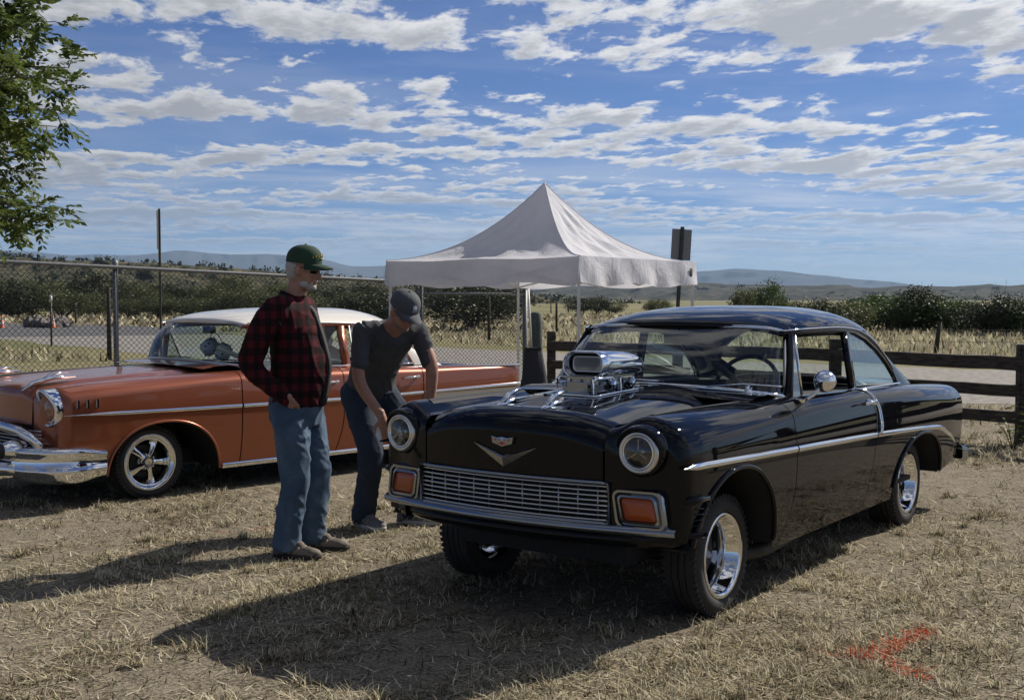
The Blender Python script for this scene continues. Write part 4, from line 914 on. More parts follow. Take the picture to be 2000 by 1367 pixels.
def val(f, seed):
    rr_ = random.Random(seed); ph = [rr_.uniform(0, 6) for _ in range(4)]; rows = []
    for q in range(9):
        t = q / 8; row = []
        for k in range(61):
            s = k / 60; wv = (.030 * math.sin(s * 14 + ph[0] + t * 1.5) + .020 * math.sin(s * 31 + ph[1] - t * 2)) * t; sag = -.045 * math.sin(s * math.pi * 2 + ph[2]) ** 2 * t
            a, b, o = f(s); p = Vector(tp(a, b, EZ + .004 - (EZ - VZ) * t + sag * (1 if 0 < k < 60 else 0))) + o * (wv + .004); row.append(tuple(p))
        rows.append(row)
    return MB().grid(rows).build('valance', M['canvas'], tent)
val(lambda s: (s, 0, -tr_), 1); val(lambda s: (0, s, -tl_), 2); val(lambda s: (1, s, tl_), 3); val(lambda s: (s, 1, tr_), 4)
for a, b in ((.012, .012), (.988, .012), (.012, .988), (.988, .988)):
    p = tp(a, b, 0); lg = MB().bar((p[0], p[1], 0), (p[0], p[1], EZ - .03), .036, .036, up=(1, 0, 0)).build('leg', M['wpaint'], tent, smooth=False); MB().box((p[0], p[1], .004), (.11, .11, .008)).build('foot', M['wpaint'], lg, smooth=False)
for (a, b, c, d) in ((0.02, .02, .98, .02), (.02, .02, .02, .98), (.98, .02, .98, .98), (.02, .98, .98, .98)):
    for z1, z2 in ((1.98, 1.72), (1.72, 1.98)):
        A_, B_ = Vector(tp(a, b, 0)), Vector(tp(c, d, 0)); m1 = (A_ + B_) / 2
        MB().bar((A_.x, A_.y, z1 + .04), (m1.x, m1.y, z2 + .04), .02, .02).build('truss_bar', M['wpaint'], tent, smooth=False); MB().bar((m1.x, m1.y, z2 + .04), (B_.x, B_.y, z1 + .04), .02, .02).build('truss_bar', M['wpaint'], tent, smooth=False)
p = Vector(tp(0, .93, 1.93)) - tl_ * .03
MB().lathe([(.001, .004), (.05, .003), (.055, 0)], 20, axis='x').build('badge', M['post'], tent).matrix_local = Matrix.Translation(p) @ Matrix.Rotation(math.atan2(-tl_.y, -tl_.x), 4, 'Z') @ Matrix.Diagonal((1, .8, 1.2, 1))
# weight bag slung at the back leg
bagm = mat('navy_cloth', (.012, .014, .024), .8, var=.3, bump=.4, bscale=30)
rows = []; bp = at(1041, 16.9); 
for k in range(14):
    t = k / 13; ring = []
    for j in range(18):
        a = 2 * math.pi * j / 18; r_ = (.10 + .10 * t) * (1 + .12 * math.sin(3 * a + t * 3) + .06 * math.sin(7 * a + 2)); ring.append((r_ * math.cos(a) * 1.15, r_ * .7 * math.sin(a), .88 - .86 * t))
    rows.append(ring)
b_ = MB().grid(rows, cv=True); b_.f.append(tuple(range(18))); b_.f.append(tuple(13 * 18 + q for q in range(18)))
b_.build('hanging_cloth_bag', bagm, label='dark navy cloth bag slung beside the gate post', category='bag').location = (bp.x, bp.y, 0.02)
MB().tube([(0, 0, .85), (-.05, 0, 1.75)], .016, 8).build('folded_pole', M['wpaint'], label='thin pale pole leaning at the gate post', category='pole').location = (bp.x - .02, bp.y + .12, 0.02)
# signs and posts beyond the fences
def sign(px, D, pxw, y0, y1, ybase_px, face, lean, label, edge=False):
    r_ = empty('sign_post', at(px, D), face, label=label, category='sign'); top = zat(y0, D); h = (y1 - y0) / 2300 * D; w_ = pxw / 2300 * D
    ch = MB(); ch.box((0, -.03, (top + .05) / 2), (.055, .025, top + .05)); ch.box((-.03, -.015, (top + .05) / 2), (.012, .045, top + .05)); ch.box((.03, -.015, (top + .05) / 2), (.012, .045, top + .05)); ch.build('post', M['post'], r_, smooth=False)
    MB().box((0, .0, top - h / 2), (w_, .004, h)).build('sign_plate', M['galv'], r_, smooth=False, bevel=.0015)
    r_.rotation_euler = (0, lean, face); return r_
sign(1316, 25, 40, 448, 508, 590, R(10), R(3.2), 'road sign seen from its grey back beside the tent')
M['galv2'] = M['galv']; M['galv'] = M['post']
s2 = sign(313, 30, 55, 413, 488, 600, R(99), R(-1), 'tall sign post with its plate turned edge-on beyond the fence')
MB().box((0.0, 0, zat(497, 30)), (.30, .004, .22)).build('sign_plate', M['galv'], s2, smooth=False); M['galv'] = M['galv2']
wp = MB().tube([(0, 0, 0), (0, 0, 1.55)], .035, 8).build('marker_post', M['post'], label='thin marker post with white cap beyond the chain-link fence', category='post'); wp.location = at(100, 40.5); MB().tube([(0, 0, 1.5), (0, 0, 1.75)], .05, 8).build('cap', M['wpaint'], wp)
# cones and rubble by the road
conem = mat('cone_orange', (.55, .09, .02), .6)
for i, px in enumerate((4, 104)):
    c_ = MB().lathe([(.13, .03), (.12, .04), (.03, .70), (.001, .70)], 16, axis='z').box((0, 0, .015), (.36, .36, .03)).build('traffic_cone', conem, label=('orange traffic cone with white bands by the rubble pile' if i else 'orange traffic cone farther along from the rubble pile'), category='cone', group='cones by the road'); c_.location = at(px, 66, .02)
    MB().lathe([(.105, .20), (.083, .34)], 16, axis='z').build('band', M['wpaint'], c_); MB().lathe([(.072, .42), (.052, .55)], 16, axis='z').build('band', M['wpaint'], c_)
rockm = mat('rubble', (.13, .12, .11), .9, var=.5, vscale=3)
rr_ = random.Random(3)
for i in range(26):
    b = bmesh.new(); bmesh.ops.create_icosphere(b, subdivisions=1, radius=rr_.uniform(.18, .5))
    for v in b.verts: v.co *= rr_.uniform(.7, 1.25)
    me = bpy.data.meshes.new('rock'); b.to_mesh(me); b.free(); p = at(rr_.uniform(55, 132), 68 + rr_.uniform(-1.5, 1.5), rr_.uniform(0, .35)); o = link('rock', me, rockm, None, False, label='grey rock in the rubble pile by the road', category='rock', group='rubble pile'); o.location = p
# farm fence posts
pm = mat('dark_fence_post', (.03, .027, .024), .9)
def fieldpost(px, D, h, lean=0, r_=.06, lab='dark timber post of the field fence'):
    o = MB().tube([(0, 0, -.1), (lean * .5, 0, h * .5), (lean, 0, h)], [r_ * 1.1, r_, r_ * .9], 7).build('fence_post', pm, label=lab, category='post', group='field fence posts'); o.location = at(px, D)
for px, D, h in ((148, 80, 1.3), (125, 95, 1.2), (1087, 57, 1.45), (1076, 120, 1.2), (1110, 120, 1.2), (1140, 120, 1.2), (1165, 120, 1.2), (1190, 120, 1.2)): fieldpost(px, D, h, lab={148: 'dark timber post in the field past the rubble pile', 125: 'dark timber post farther out past the rubble pile', 1087: 'taller dark timber post between the gate and the tent leg'}.get(px, 'thin dark post of the far field fence under the tent'))
fieldpost(955, 46, 1.7, lab='dark post standing in the field behind the fence gate'); fieldpost(213, 31, 1.9, lab='dark post close behind the chain-link fence post')
fieldpost(1828, 35, .92, .12, .07, 'leaning dark post in the field past the timber fence')
wm = MB()
for z in (.35, .7): wm.tube([tuple(at(px, D, z)) for px, D in ((1560, 37), (1828, 35), (2060, 34), (2300, 33))], .006, 4)
wm.build('wire_strands', M['post'], label='thin wire strands running to the leaning field post', category='wire')
# ------------------------------------------------------------------ trees and shrubs
def set_rnd(me, vals):
    a = me.attributes.new('rnd', 'FLOAT', 'POINT'); a.data.foreach_set('value', np.asarray(vals, np.float32))
def leaf_quads(cen, size, r_, flat=.0, aspect=.5):
    """one small pointed leaf (a quad) at every centre"""
    n_ = len(cen); d = r_.normal(size=(n_, 3)); d[:, 2] *= (1 - flat); d /= np.linalg.norm(d, axis=1)[:, None]
    e = np.cross(d, r_.normal(size=(n_, 3))); e /= np.linalg.norm(e, axis=1)[:, None]; s = (size * r_.uniform(.6, 1.4, n_))[:, None]
    V = np.stack([cen - d * s * .5, cen + e * s * aspect * .5, cen + d * s * .5, cen - e * s * aspect * .5], 1).reshape(-1, 3); return V, np.arange(n_ * 4).reshape(-1, 4)
def shrub_mesh(seed, nclump, nleaf, lsize, shape=(1, 1, 1), base=.15):
    r_ = np.random.default_rng(seed); C_ = []; val_ = []
    u = r_.normal(size=(nclump, 3)); u /= np.linalg.norm(u, axis=1)[:, None]; rad = r_.uniform(.35, 1, nclump) ** .6
    cc = u * rad[:, None] * np.array([.5, .5, .42]) * np.array(shape); cc[:, 2] += .52; cc[:, 2] = np.maximum(cc[:, 2], base * r_.uniform(.5, 1.5, nclump))
    for c in cc:
        k = int(nleaf * r_.uniform(.6, 1.4)); p = r_.normal(size=(k, 3)) * r_.uniform(.05, .105) + c; C_.append(p); val_.append(np.clip(r_.normal(.5 + r_.uniform(-.25, .25), .2, k), 0, 1))
    cen = np.concatenate(C_); cen[:, 2] = np.maximum(cen[:, 2], .01); V, F = leaf_quads(cen, lsize, r_, aspect=.7); me = np_mesh('crown', V, F); set_rnd(me, np.repeat(np.concatenate(val_), 4)); return me, cc
LM = {'olive': leafmat('olive_leaves', (.045, .056, .022), (.13, .145, .055), .3), 'dark': leafmat('dark_leaves', (.018, .026, .012), (.055, .065, .026), .2), 'green': leafmat('green_leaves', (.03, .055, .015), (.09, .13, .035), .3), 'gum': leafmat('bright_leaves', (.040, .068, .014), (.14, .18, .042), .45)}
barkm = mat('bark', (.06, .05, .04), .9, var=.4, bump=.5)
SH = {}
for kind_, cnt_ in (('olive', 4), ('dark', 4), ('green', 4)):
    for q in range(cnt_):
        me, cc = shrub_mesh(hash((kind_, q)) % 1000 if False else {'olive': 10, 'dark': 30, 'green': 50}[kind_] + q, 100, 50, .042, (1, 1, 1)); me.materials.append(LM[kind_])
        t_ = MB()
        for j in range(5):
            c = cc[j * 7]; t_.tube([(0.02 * j - .04, .01 * j, 0), (c[0] * .4, c[1] * .4, c[2] * .5), tuple(c)], [.022, .014, .005], 5)
        tm = t_.mesh('trunk'); tm.materials.append(barkm); SH[kind_, q] = (me, tm)
def shrub(px, D, wpx, ytop, kind_, q, label, group, base_z=None, name='shrub'):
    z0 = float(far_lift(at(px, D).x, D)) if base_z is None else base_z; w_ = wpx / 2300 * D; h = zat(ytop, D) - z0
    r_ = empty(name, at(px, D, z0), random.uniform(0, 6), label=label, category='shrub' if name == 'shrub' else 'tree', group=group); me, tm = SH[kind_, q % 4]
    for nm, mm in (('crown', me), ('trunk', tm)):
        o = bpy.data.objects.new(nm, mm); C.objects.link(o); o.parent = r_
    r_.scale = (w_, w_, h); return r_
rs = random.Random(11)
for i in range(17):      # far hedge of mesquite, left
    px = -70 + i * 66 + rs.uniform(-14, 14); shrub(px, rs.uniform(135, 165), rs.uniform(70, 170), rs.uniform(534, 566) if i > 3 else rs.uniform(530, 552), *((('dark', i, 'dark mesquite tree in the far row beyond the field')) if rs.random() < .5 else ('olive', i, 'pale olive mesquite tree in the far row beyond the field')), 'far row of mesquite trees', name='tree')
for i in range(15):      # nearer, paler bushes
    px = -50 + i * 58 + rs.uniform(-16, 16); shrub(px, rs.uniform(98, 118), rs.uniform(60, 150), rs.uniform(552, 584), 'olive', i, 'pale olive bush in the near row beyond the field', 'near row of olive bushes')
for px, D, wp_, yt, kd, lab in ((925, 62, 190, 552, 'dark', 'broad dark tree standing behind the fence gate'), (735, 70, 170, 566, 'dark', 'dark tree behind the chain-link fence between the men'), (20, 100, 120, 545, 'dark', 'dark tree at the left end of the bush row')):
    shrub(px, D, wp_, yt, kd, 1, lab, None, name='tree')
for px, D, wp_, yt, kd in ((1130, 135, 60, 582, 'dark'), (1165, 130, 70, 578, 'dark'), (1200, 140, 50, 588, 'olive'), (1285, 120, 60, 582, 'olive')): shrub(px, D, wp_, yt, kd, int(px) % 4, 'small dark tree far off below the mesa', 'far trees below the mesa', name='tree')
for px, D, wp_, yt, kd in ((1455, 78, 60, 560, 'olive'), (1505, 76, 62, 546, 'green'), (1545, 80, 60, 585, 'olive')): shrub(px, D, wp_, yt, kd, int(px) % 4, {1455: 'dull olive tree rising above the black car roof', 1505: 'taller fresh green tree rising above the black car roof', 1545: 'low olive shrub beside the green tree above the car roof'}[px], 'trees above the car roof', name='tree')
for i, (px, wp_, yt, kd) in enumerate(((1600, 90, 592, 'dark'), (1650, 80, 594, 'olive'), (1690, 90, 585, 'green'), (1735, 95, 578, 'green'), (1790, 80, 568, 'dark'), (1815, 100, 580, 'green'), (1870, 90, 588, 'green'), (1925, 100, 592, 'dark'), (1960, 90, 584, 'dark'), (2005, 100, 590, 'green'), (2060, 100, 582, 'dark'), (1760, 110, 598, 'green'), (1895, 120, 604, 'olive'))):
    shrub(px, 56 + rs.uniform(-3, 5), wp_ * 1.3, yt - 6, kd, i, {'green': 'fresh green bush in the thicket past the field', 'dark': 'dark green bush in the thicket past the field', 'olive': 'dull olive bush in the thicket past the field'}[kd], 'thicket past the field')
# bare dead tree over the thicket
dt = MB(); r2 = random.Random(5)
def limb(p, d, L, r_, depth):
    pts = [p]; q = p.copy(); dd = d.copy()
    for k in range(4): dd = (dd + Vector((r2.uniform(-.25, .25), r2.uniform(-.25, .25), r2.uniform(-.12, .2)))).normalized(); q = q + dd * L / 4; pts.append(q.copy())
    dt.tube([tuple(x) for x in pts], [r_ * (1 - .7 * k / 4) for k in range(5)], 5)
    if depth:
        for k in range(3): limb(pts[2 + k % 3], (dd + Vector((r2.uniform(-.9, .9), r2.uniform(-.5, .5), r2.uniform(-.1, .6)))).normalized(), L * .62, r_ * .45, depth - 1)
limb(Vector((0, 0, 0)), Vector((.1, 0, 1)), 1.3, .06, 3); limb(Vector((0, 0, .5)), Vector((-.9, 0, .6)), 1.1, .045, 2)
dt.build('dead_tree', barkm, label='bare dead tree standing in the thicket', category='tree').location = at(1935, 54)
# junipers dotted over the near hill
rj = np.random.default_rng(4); hill = bpy.data.objects['hill']; hv = np.array([v.co for v in hill.data.vertices]).reshape(26, 260, 3); cs = []
for _ in range(520):
    i, j = rj.integers(2, 16), rj.integers(0, 259); p = hv[i, j] + rj.normal(size=3) * [1, 3, 0]; s = rj.uniform(1.0, 2.6); cs.append(p + [0, 0, s * .35] + rj.normal(size=(26, 3)) * s * [.42, .42, .35])
for j in range(0, 259, 2):
    if rj.random() < .75: p = hv[15, j] + rj.normal(size=3) * [1.2, 4, 0]; s = rj.uniform(.8, 2.4); cs.append(p + [0, 0, s * .35] + rj.normal(size=(26, 3)) * s * [.42, .42, .35])
V, F = leaf_quads(np.concatenate(cs), .9, rj, aspect=.9); me = np_mesh('juniper_scrub', V, F); set_rnd(me, rj.uniform(0, 1, len(V))); link('juniper_scrub', me, LM['dark'], None, False, label='dark juniper scrub dotted over the near hillside', category='scrub', kind='stuff')
# overhanging tree, upper left: trunk out of view, limbs and pinnate leaves
tree = empty('leafy_tree', at(-330, 11.5), 0, label='leafy green tree with feathery leaves overhanging the chain-link fence', category='tree'); T0 = tree.location.copy()
tk = MB(); trunk_top = Vector((.25, 0, 3.2)); tk.tube([(0, 0, -.05), (.05, 0, 1.2), (.15, .05, 2.2), tuple(trunk_top), (.4, 0, 4.2), (.45, .1, 5.6)], [.19, .15, .13, .11, .08, .03], 10)
rt = np.random.default_rng(21); lv = []; lr = []
def pin(p, d, L):
    """a pinnate leaf: pairs of leaflets along a drooping stalk"""
    d = d / np.linalg.norm(d); side = np.cross(d, [0, 0, 1.]); side /= np.linalg.norm(side) + 1e-6; upv = np.cross(side, d); sh = np.clip(rt.normal(.5, .22), 0, 1)
    for k in range(5):
        t = (k + .8) / 5; q = p + d * L * t + np.array([0, 0, -.25 * L * t * t])
        for s in (-1, 1):
            ld = d * .55 + side * s * .8 + np.array([0, 0, -.35]) + rt.normal(size=3) * .15; ld /= np.linalg.norm(ld); wv = np.cross(ld, upv + rt.normal(size=3) * .4); wv /= np.linalg.norm(wv) + 1e-6; l_ = L * rt.uniform(.33, .45); w_ = l_ * .23
            lv.append([q, q + ld * l_ * .45 + wv * w_, q + ld * l_, q + ld * l_ * .45 - wv * w_]); lr.append(sh + rt.normal() * .08)
tips = [(46, 20, 0), (100, 60, .3), (152, 84, -.3), (130, 110, .5), (192, 172, 0), (175, 205, .4), (150, 250, -.4), (148, 283, .2), (105, 308, .5), (60, 335, -.3), (90, 372, .3), (155, 442, -.2), (130, 470, .2), (70, 432, .5), (30, 455, -.5), (30, 400, .2), (20, 250, .6), (60, 200, -.6), (30, 120, .5), (70, 140, .9), (0, 60, .2), (10, 330, .8), (60, 280, 1.0), (100, 190, -.9), (-40, 150, .4), (-60, 300, .2), (-50, 420, 0), (-90, 60, .5), (20, -40, .2), (90, -30, -.2), (-30, 230, -.5)]
for px, py, dy in tips:
    px -= 50; py -= 34
    D = 11.5 + dy; tip = np.array(at(px, D, zat(py, D)) - T0); st = np.array([.2, .0, max(2.2, min(4.6, tip[2] * .8 + .5))]); mid = (st + tip) / 2 + np.array([0, rt.normal() * .15, .22 + rt.normal() * .08])
    tt = np.linspace(0, 1, 14)[:, None]; path = (1 - tt) ** 2 * st + 2 * tt * (1 - tt) * mid + tt ** 2 * tip
    tk.tube([tuple(q) for q in path], list(np.linspace(.04, .004, 14)), 5)
    for k in range(4, 14):
        for r_ in range(2):
            d0 = path[k] - path[k - 1]; d0 /= np.linalg.norm(d0); sd_ = rt.normal(size=3); sd_[2] = sd_[2] * .6 - .1; tw_ = d0 * .7 + sd_ * .8; tw_ /= np.linalg.norm(tw_); L = rt.uniform(.08, .20); e = path[k] + tw_ * L + np.array([0, 0, -.06 * L])
            tk.tube([tuple(path[k]), tuple((path[k] + e) / 2 + np.array([0, 0, .01])), tuple(e)], [.005, .004, .002], 4, caps=False)
            for f_ in (.45, .8, 1.0):
                for s in range(1 if f_ < 1 else 2): pin(path[k] * (1 - f_) + e * f_, tw_ + rt.normal(size=3) * .65, rt.uniform(.16, .26))
tk.build('trunk', barkm, tree); LV = np.array(lv).reshape(-1, 3); me = np_mesh('crown', LV, np.arange(len(LV)).reshape(-1, 4)); set_rnd(me, np.repeat(np.clip(lr, 0, 1), 4)); link('crown', me, LM['gum'], tree, False)
# small green weed by the right fence post
weed = empty('weed', at(1983, 12.3), 0, label='bright green weed by the right end of the timber fence', category='plant'); lm_ = None
for q in range(7):
    a = q * .9; tip = Vector((.16 * math.cos(a), .16 * math.sin(a), rs.uniform(.22, .45))); MB().tube([(0, 0, 0), tuple(tip * .5 + Vector((0, 0, .05))), tuple(tip)], [.005, .004, .002], 4).build('stem', LM['green'], weed)
    for k in range(5):
        p = tip * (.4 + .15 * k) + Vector((0, 0, .03))
        if lm_ is None:
            lm_ = MB().grid([[(0, 0, 0), (0, 0, 0)], [(.03, -.014, .006), (.03, .014, .006)], [(.06, -.012, .004), (.06, .012, .004)], [(.095, -.001, -.012), (.095, .001, -.012)]]).mesh('leaf'); lm_.materials.append(LM['gum']); set_rnd(lm_, [.8] * len(lm_.vertices))
        o = bpy.data.objects.new('leaf', lm_); C.objects.link(o); o.parent = weed; o.location = p; o.rotation_euler = (rs.uniform(-.6, .6), rs.uniform(-.5, .3), rs.uniform(0, 6.3))
# ------------------------------------------------------------------ dry grass
gcol = bpy.data.materials.new('dry_grass'); gcol.use_nodes = True; t = NT(gcol.node_tree); t.n.clear()
at_ = t.node('ShaderNodeAttribute', attribute_name='rnd'); pa_ = t.node('ShaderNodeAttribute', attribute_name='paint')
c = t.ramp(at_.outputs['Fac'], [(0, (.035, .028, .018)), (.3, (.15, .12, .075)), (.6, (.42, .36, .24)), (.9, (.74, .68, .50)), (1, (.10, .115, .04))]); c = t.mix(pa_.outputs['Fac'], c, (.52, .10, .045))
d = t.node('ShaderNodeBsdfDiffuse', {'Color': c}); tr = t.node('ShaderNodeBsdfTranslucent', {'Color': c}); t.node('ShaderNodeOutputMaterial', {'Surface': t.node('ShaderNodeMixShader', {0: .3, 1: d.outputs[0], 2: tr.outputs[0]}).outputs[0]})
def paint_at(x, y):
    f = np.zeros(len(x)); r_ = np.random.default_rng(1)
    for a, b, w_ in (((1690, 1290), (1812, 1232), .05), ((1735, 1295), (1815, 1330), .045), ((1600, 1275), (1690, 1290), .035), ((430, 1040), (530, 1033), .05)):
        A_, B_ = ground_at(*a), ground_at(*b); dx, dy = B_.x - A_.x, B_.y - A_.y; L2 = dx * dx + dy * dy; tt = np.clip(((x - A_.x) * dx + (y - A_.y) * dy) / L2, 0, 1)
        dist = np.hypot(x - A_.x - tt * dx, y - A_.y - tt * dy); f = np.maximum(f, (dist < w_ * r_.uniform(.3, 1.3, len(x))) * (1 if w_ > .036 else .5))
    return f * (r_.random(len(x)) < .75)
_pr = np.random.default_rng(99); _pk = [(_pr.normal(size=2), _pr.uniform(0, 6.3), f) for f in (1.1, 1.6, 2.3, 3.2, 4.6, 6.5, 9.0) for _ in range(2)]
def patch(x, y):
    # dappled cover: uneven patches from arm's length down to hand's width
    v = sum(np.sin((x * k[0] + y * k[1]) * f + p + .8 * np.sin((x * k[1] - y * k[0]) * f * .6)) / f ** .35 for k, p, f in _pk); return np.clip(.5 + v * .16, 0, 1)
rg = np.random.default_rng(8)
def blades(n_, D0, D1, lo, hi, elev0, elev1, wid, segs, cen=None, rbias=0.0):
    if cen is None:
        D = rg.uniform(D0 ** .5, D1 ** .5, n_) ** 2; x = rg.uniform(-.50, .50, n_) * D * 1.0; y = D
    else: x, y = cen
    n_ = len(x); keep = rg.random(n_) < (np.clip(.03 + 1.25 * patch(x, y) ** 2.0, 0, 1) if cen is None else 1.0)
    x, y = x[keep], y[keep]; n_ = len(x); az = rg.uniform(0, 2 * np.pi, n_); el = np.radians(rg.uniform(elev0, elev1, n_)); L = rg.uniform(lo, hi, n_) * (1 + .4 * patch(x * 1.7, y * 1.7)); w_ = wid * rg.uniform(.6, 1.5, n_) * (.7 + y / 12)
    dx, dy = np.cos(az), np.sin(az); px_, py_ = -dy, dx; rows = []
    for k in range(segs + 1):
        t_ = k / segs; e = el * (1 - .45 * t_) if segs > 1 else el; hx_ = x + dx * L * t_ * np.cos(e); hy_ = y + dy * L * t_ * np.cos(e); hz_ = L * t_ * np.sin(e) + .002; wk = w_ * (1 - .85 * t_) / 2
        rows.append(np.stack([np.stack([hx_ - px_ * wk, hy_ - py_ * wk, hz_], -1), np.stack([hx_ + px_ * wk, hy_ + py_ * wk, hz_], -1)], 1))
    V = np.stack(rows, 1).reshape(n_, -1, 3); nv = V.shape[1]; b0 = np.arange(n_)[:, None] * nv; F = np.concatenate([b0 + np.array([[2 * k, 2 * k + 1, 2 * k + 3, 2 * k + 2]]) for k in range(segs)], 0)
    r_ = np.clip(rg.normal(.56 + rbias, .27, n_) + (patch(x * .7 + 3, y * .8) - .5) * .25, 0, 1); r_ = np.where(rg.random(n_) < .05, 1.0, np.minimum(r_, .9)); return V.reshape(-1, 3), F, np.repeat(r_, nv), np.repeat(paint_at(x, y), nv)
parts = [blades(200000, 4.1, 13, .03, .09, 1, 18, .0055, 1), blades(45000, 4.1, 9, .015, .04, 30, 85, .005, 1), blades(50000, 11, 26, .04, .11, 5, 60, .009, 1)]
tc_x, tc_y = [], []
for _ in range(1100):
    D = rg.uniform(4.1 ** .5, 15 ** .5) ** 2; x = rg.uniform(-.48, .48) * D; n_ = int(rg.integers(20, 90)); sg = rg.uniform(.015, .06)
    if rg.random() < patch(np.array([x]), np.array([D]))[0]: tc_x.append(rg.normal(x, sg, n_)); tc_y.append(rg.normal(D, sg, n_))
parts.append(blades(0, 0, 0, .03, .085, 25, 88, .0044, 2, (np.concatenate(tc_x), np.concatenate(tc_y)), .08))
V = []; F = []; rn = []; pn = []; c0 = 0
for v, f, r_, p_ in parts: V.append(v); F.append(f + c0); rn.append(r_); pn.append(p_); c0 += len(v)
Va, Fa = np.concatenate(V), np.concatenate(F); fc = Va[Fa[:, 0]]; rdp = [(60, 6), (24, 14.5), (12, 20.5), (6, 24), (-1.4, 31), (-12, 44)]; dm_ = np.full(len(fc), 1e9)
for (x0, y0), (x1, y1) in zip(rdp[:-1], rdp[1:]):
    L2 = (x1 - x0) ** 2 + (y1 - y0) ** 2; tt = np.clip(((fc[:, 0] - x0) * (x1 - x0) + (fc[:, 1] - y0) * (y1 - y0)) / L2, 0, 1); dm_ = np.minimum(dm_, np.hypot(fc[:, 0] - x0 - tt * (x1 - x0), fc[:, 1] - y0 - tt * (y1 - y0)))
me = np_mesh('dry_grass', Va, Fa[dm_ > 4.9]); set_rnd(me, np.concatenate(rn)); a = me.attributes.new('paint', 'FLOAT', 'POINT'); a.data.foreach_set('value', np.concatenate(pn).astype(np.float32))
link('dry_grass', me, gcol, None, False, label='short dry straw-coloured grass covering the yard', category='grass', kind='stuff')
# tall pale grass in the field beyond
parts = [blades(30000, 30, 60, .10, .26, 35, 85, .02, 1), blades(16000, 58, 120, .15, .35, 40, 85, .05, 1)]
V = []; F = []; rn = []; c0 = 0
for v, f, r_, p_ in parts:
    v = v.copy(); v[:, 2] += far_lift(v[:, 0], v[:, 1]); V.append(v); F.append(f + c0); rn.append(np.clip(r_ + .1, 0, .95)); c0 += len(v)
Vt = np.concatenate(V); Ft = np.concatenate(F); fc = Vt[Ft[:, 0]]
rdp = [(60, 6), (24, 14.5), (12, 20.5), (6, 24), (-1.4, 31), (-12, 44), (-24, 60), (-40, 76), (-90, 96)]; dm_ = np.full(len(fc), 1e9)
for (x0, y0), (x1, y1) in zip(rdp[:-1], rdp[1:]):
    L2 = (x1 - x0) ** 2 + (y1 - y0) ** 2; tt = np.clip(((fc[:, 0] - x0) * (x1 - x0) + (fc[:, 1] - y0) * (y1 - y0)) / L2, 0, 1); dm_ = np.minimum(dm_, np.hypot(fc[:, 0] - x0 - tt * (x1 - x0), fc[:, 1] - y0 - tt * (y1 - y0)))
Ft = Ft[dm_ > 7.0]; me = np_mesh('field_grass', Vt, Ft); set_rnd(me, np.concatenate(rn)); link('field_grass', me, gcol, None, False, label='tall pale dry grass in the field beyond the road', category='grass', kind='stuff')
# ------------------------------------------------------------------ people
def ell(mb, c, r_, rot=None, nu=14, nv=20):
    rows = []
    for i in range(nu + 1):
        a = math.pi * i / nu; rows.append([])
        for j in range(nv):
            b = 2 * math.pi * j / nv; p = Vector((r_[0] * math.sin(a) * math.cos(b), r_[1] * math.sin(a) * math.sin(b), r_[2] * math.cos(a)))
            if i in (0, nu): p += Vector((1e-4 * math.cos(b), 1e-4 * math.sin(b), 0))
            if rot is not None: p = rot @ p
            rows[-1].append(tuple(p + Vector(c)))
    base = len(mb.v); mb.grid(rows, cv=True); mb.f.append(tuple(base + j for j in range(nv))[::-1]); mb.f.append(tuple(base + nu * nv + j for j in range(nv))); return mb
def limbt(mb, pts, rad, n=14, flat=1.0, up=(0, 1, 0)):
    """tapered limb with round ends through the joints"""
    P_ = [Vector(p) for p in pts]; k = len(P_); tt = np.linspace(0, 1, 8 * (k - 1) + 1); kk = np.linspace(0, 1, k)
    C_ = np.array([sp(tt, kk, [p[i] for p in P_]) for i in range(3)]).T; rr_ = sp(tt, kk, rad)
    mb.tube([tuple(c) for c in C_], list(rr_), n, up=up, flat=flat); ell(mb, C_[0], (rr_[0],) * 3); ell(mb, C_[-1], (rr_[-1],) * 3); return mb
def loft(mb, secs, n=28, pw=2.0):
    """stack of superellipse rings: (cx, cy, cz, rx, ry[, tilt])"""
    A_ = np.array([list(s) + [0] * (6 - len(s)) for s in secs]); tt = np.linspace(0, 1, 6 * (len(secs) - 1) + 1); kk = np.linspace(0, 1, len(secs)); S_ = np.stack([sp(tt, kk, A_[:, i]) for i in range(6)], -1); rows = []
    for cx, cy, cz, rx, ry, tl in S_:
        rot = Matrix.Rotation(tl, 3, 'Y'); row = []
        for j in range(n):
            a = 2 * math.pi * j / n; c, s = math.cos(a), math.sin(a); p = rot @ Vector((rx * math.copysign(abs(c) ** (2 / pw), c), ry * math.copysign(abs(s) ** (2 / pw), s), 0)); row.append((cx + p.x, cy + p.y, cz + p.z))
        rows.append(row)
    b = len(mb.v); mb.grid(rows, cv=True); mb.f.append(tuple(b + j for j in range(n))[::-1]); mb.f.append(tuple(b + (len(rows) - 1) * n + j for j in range(n))); return mb
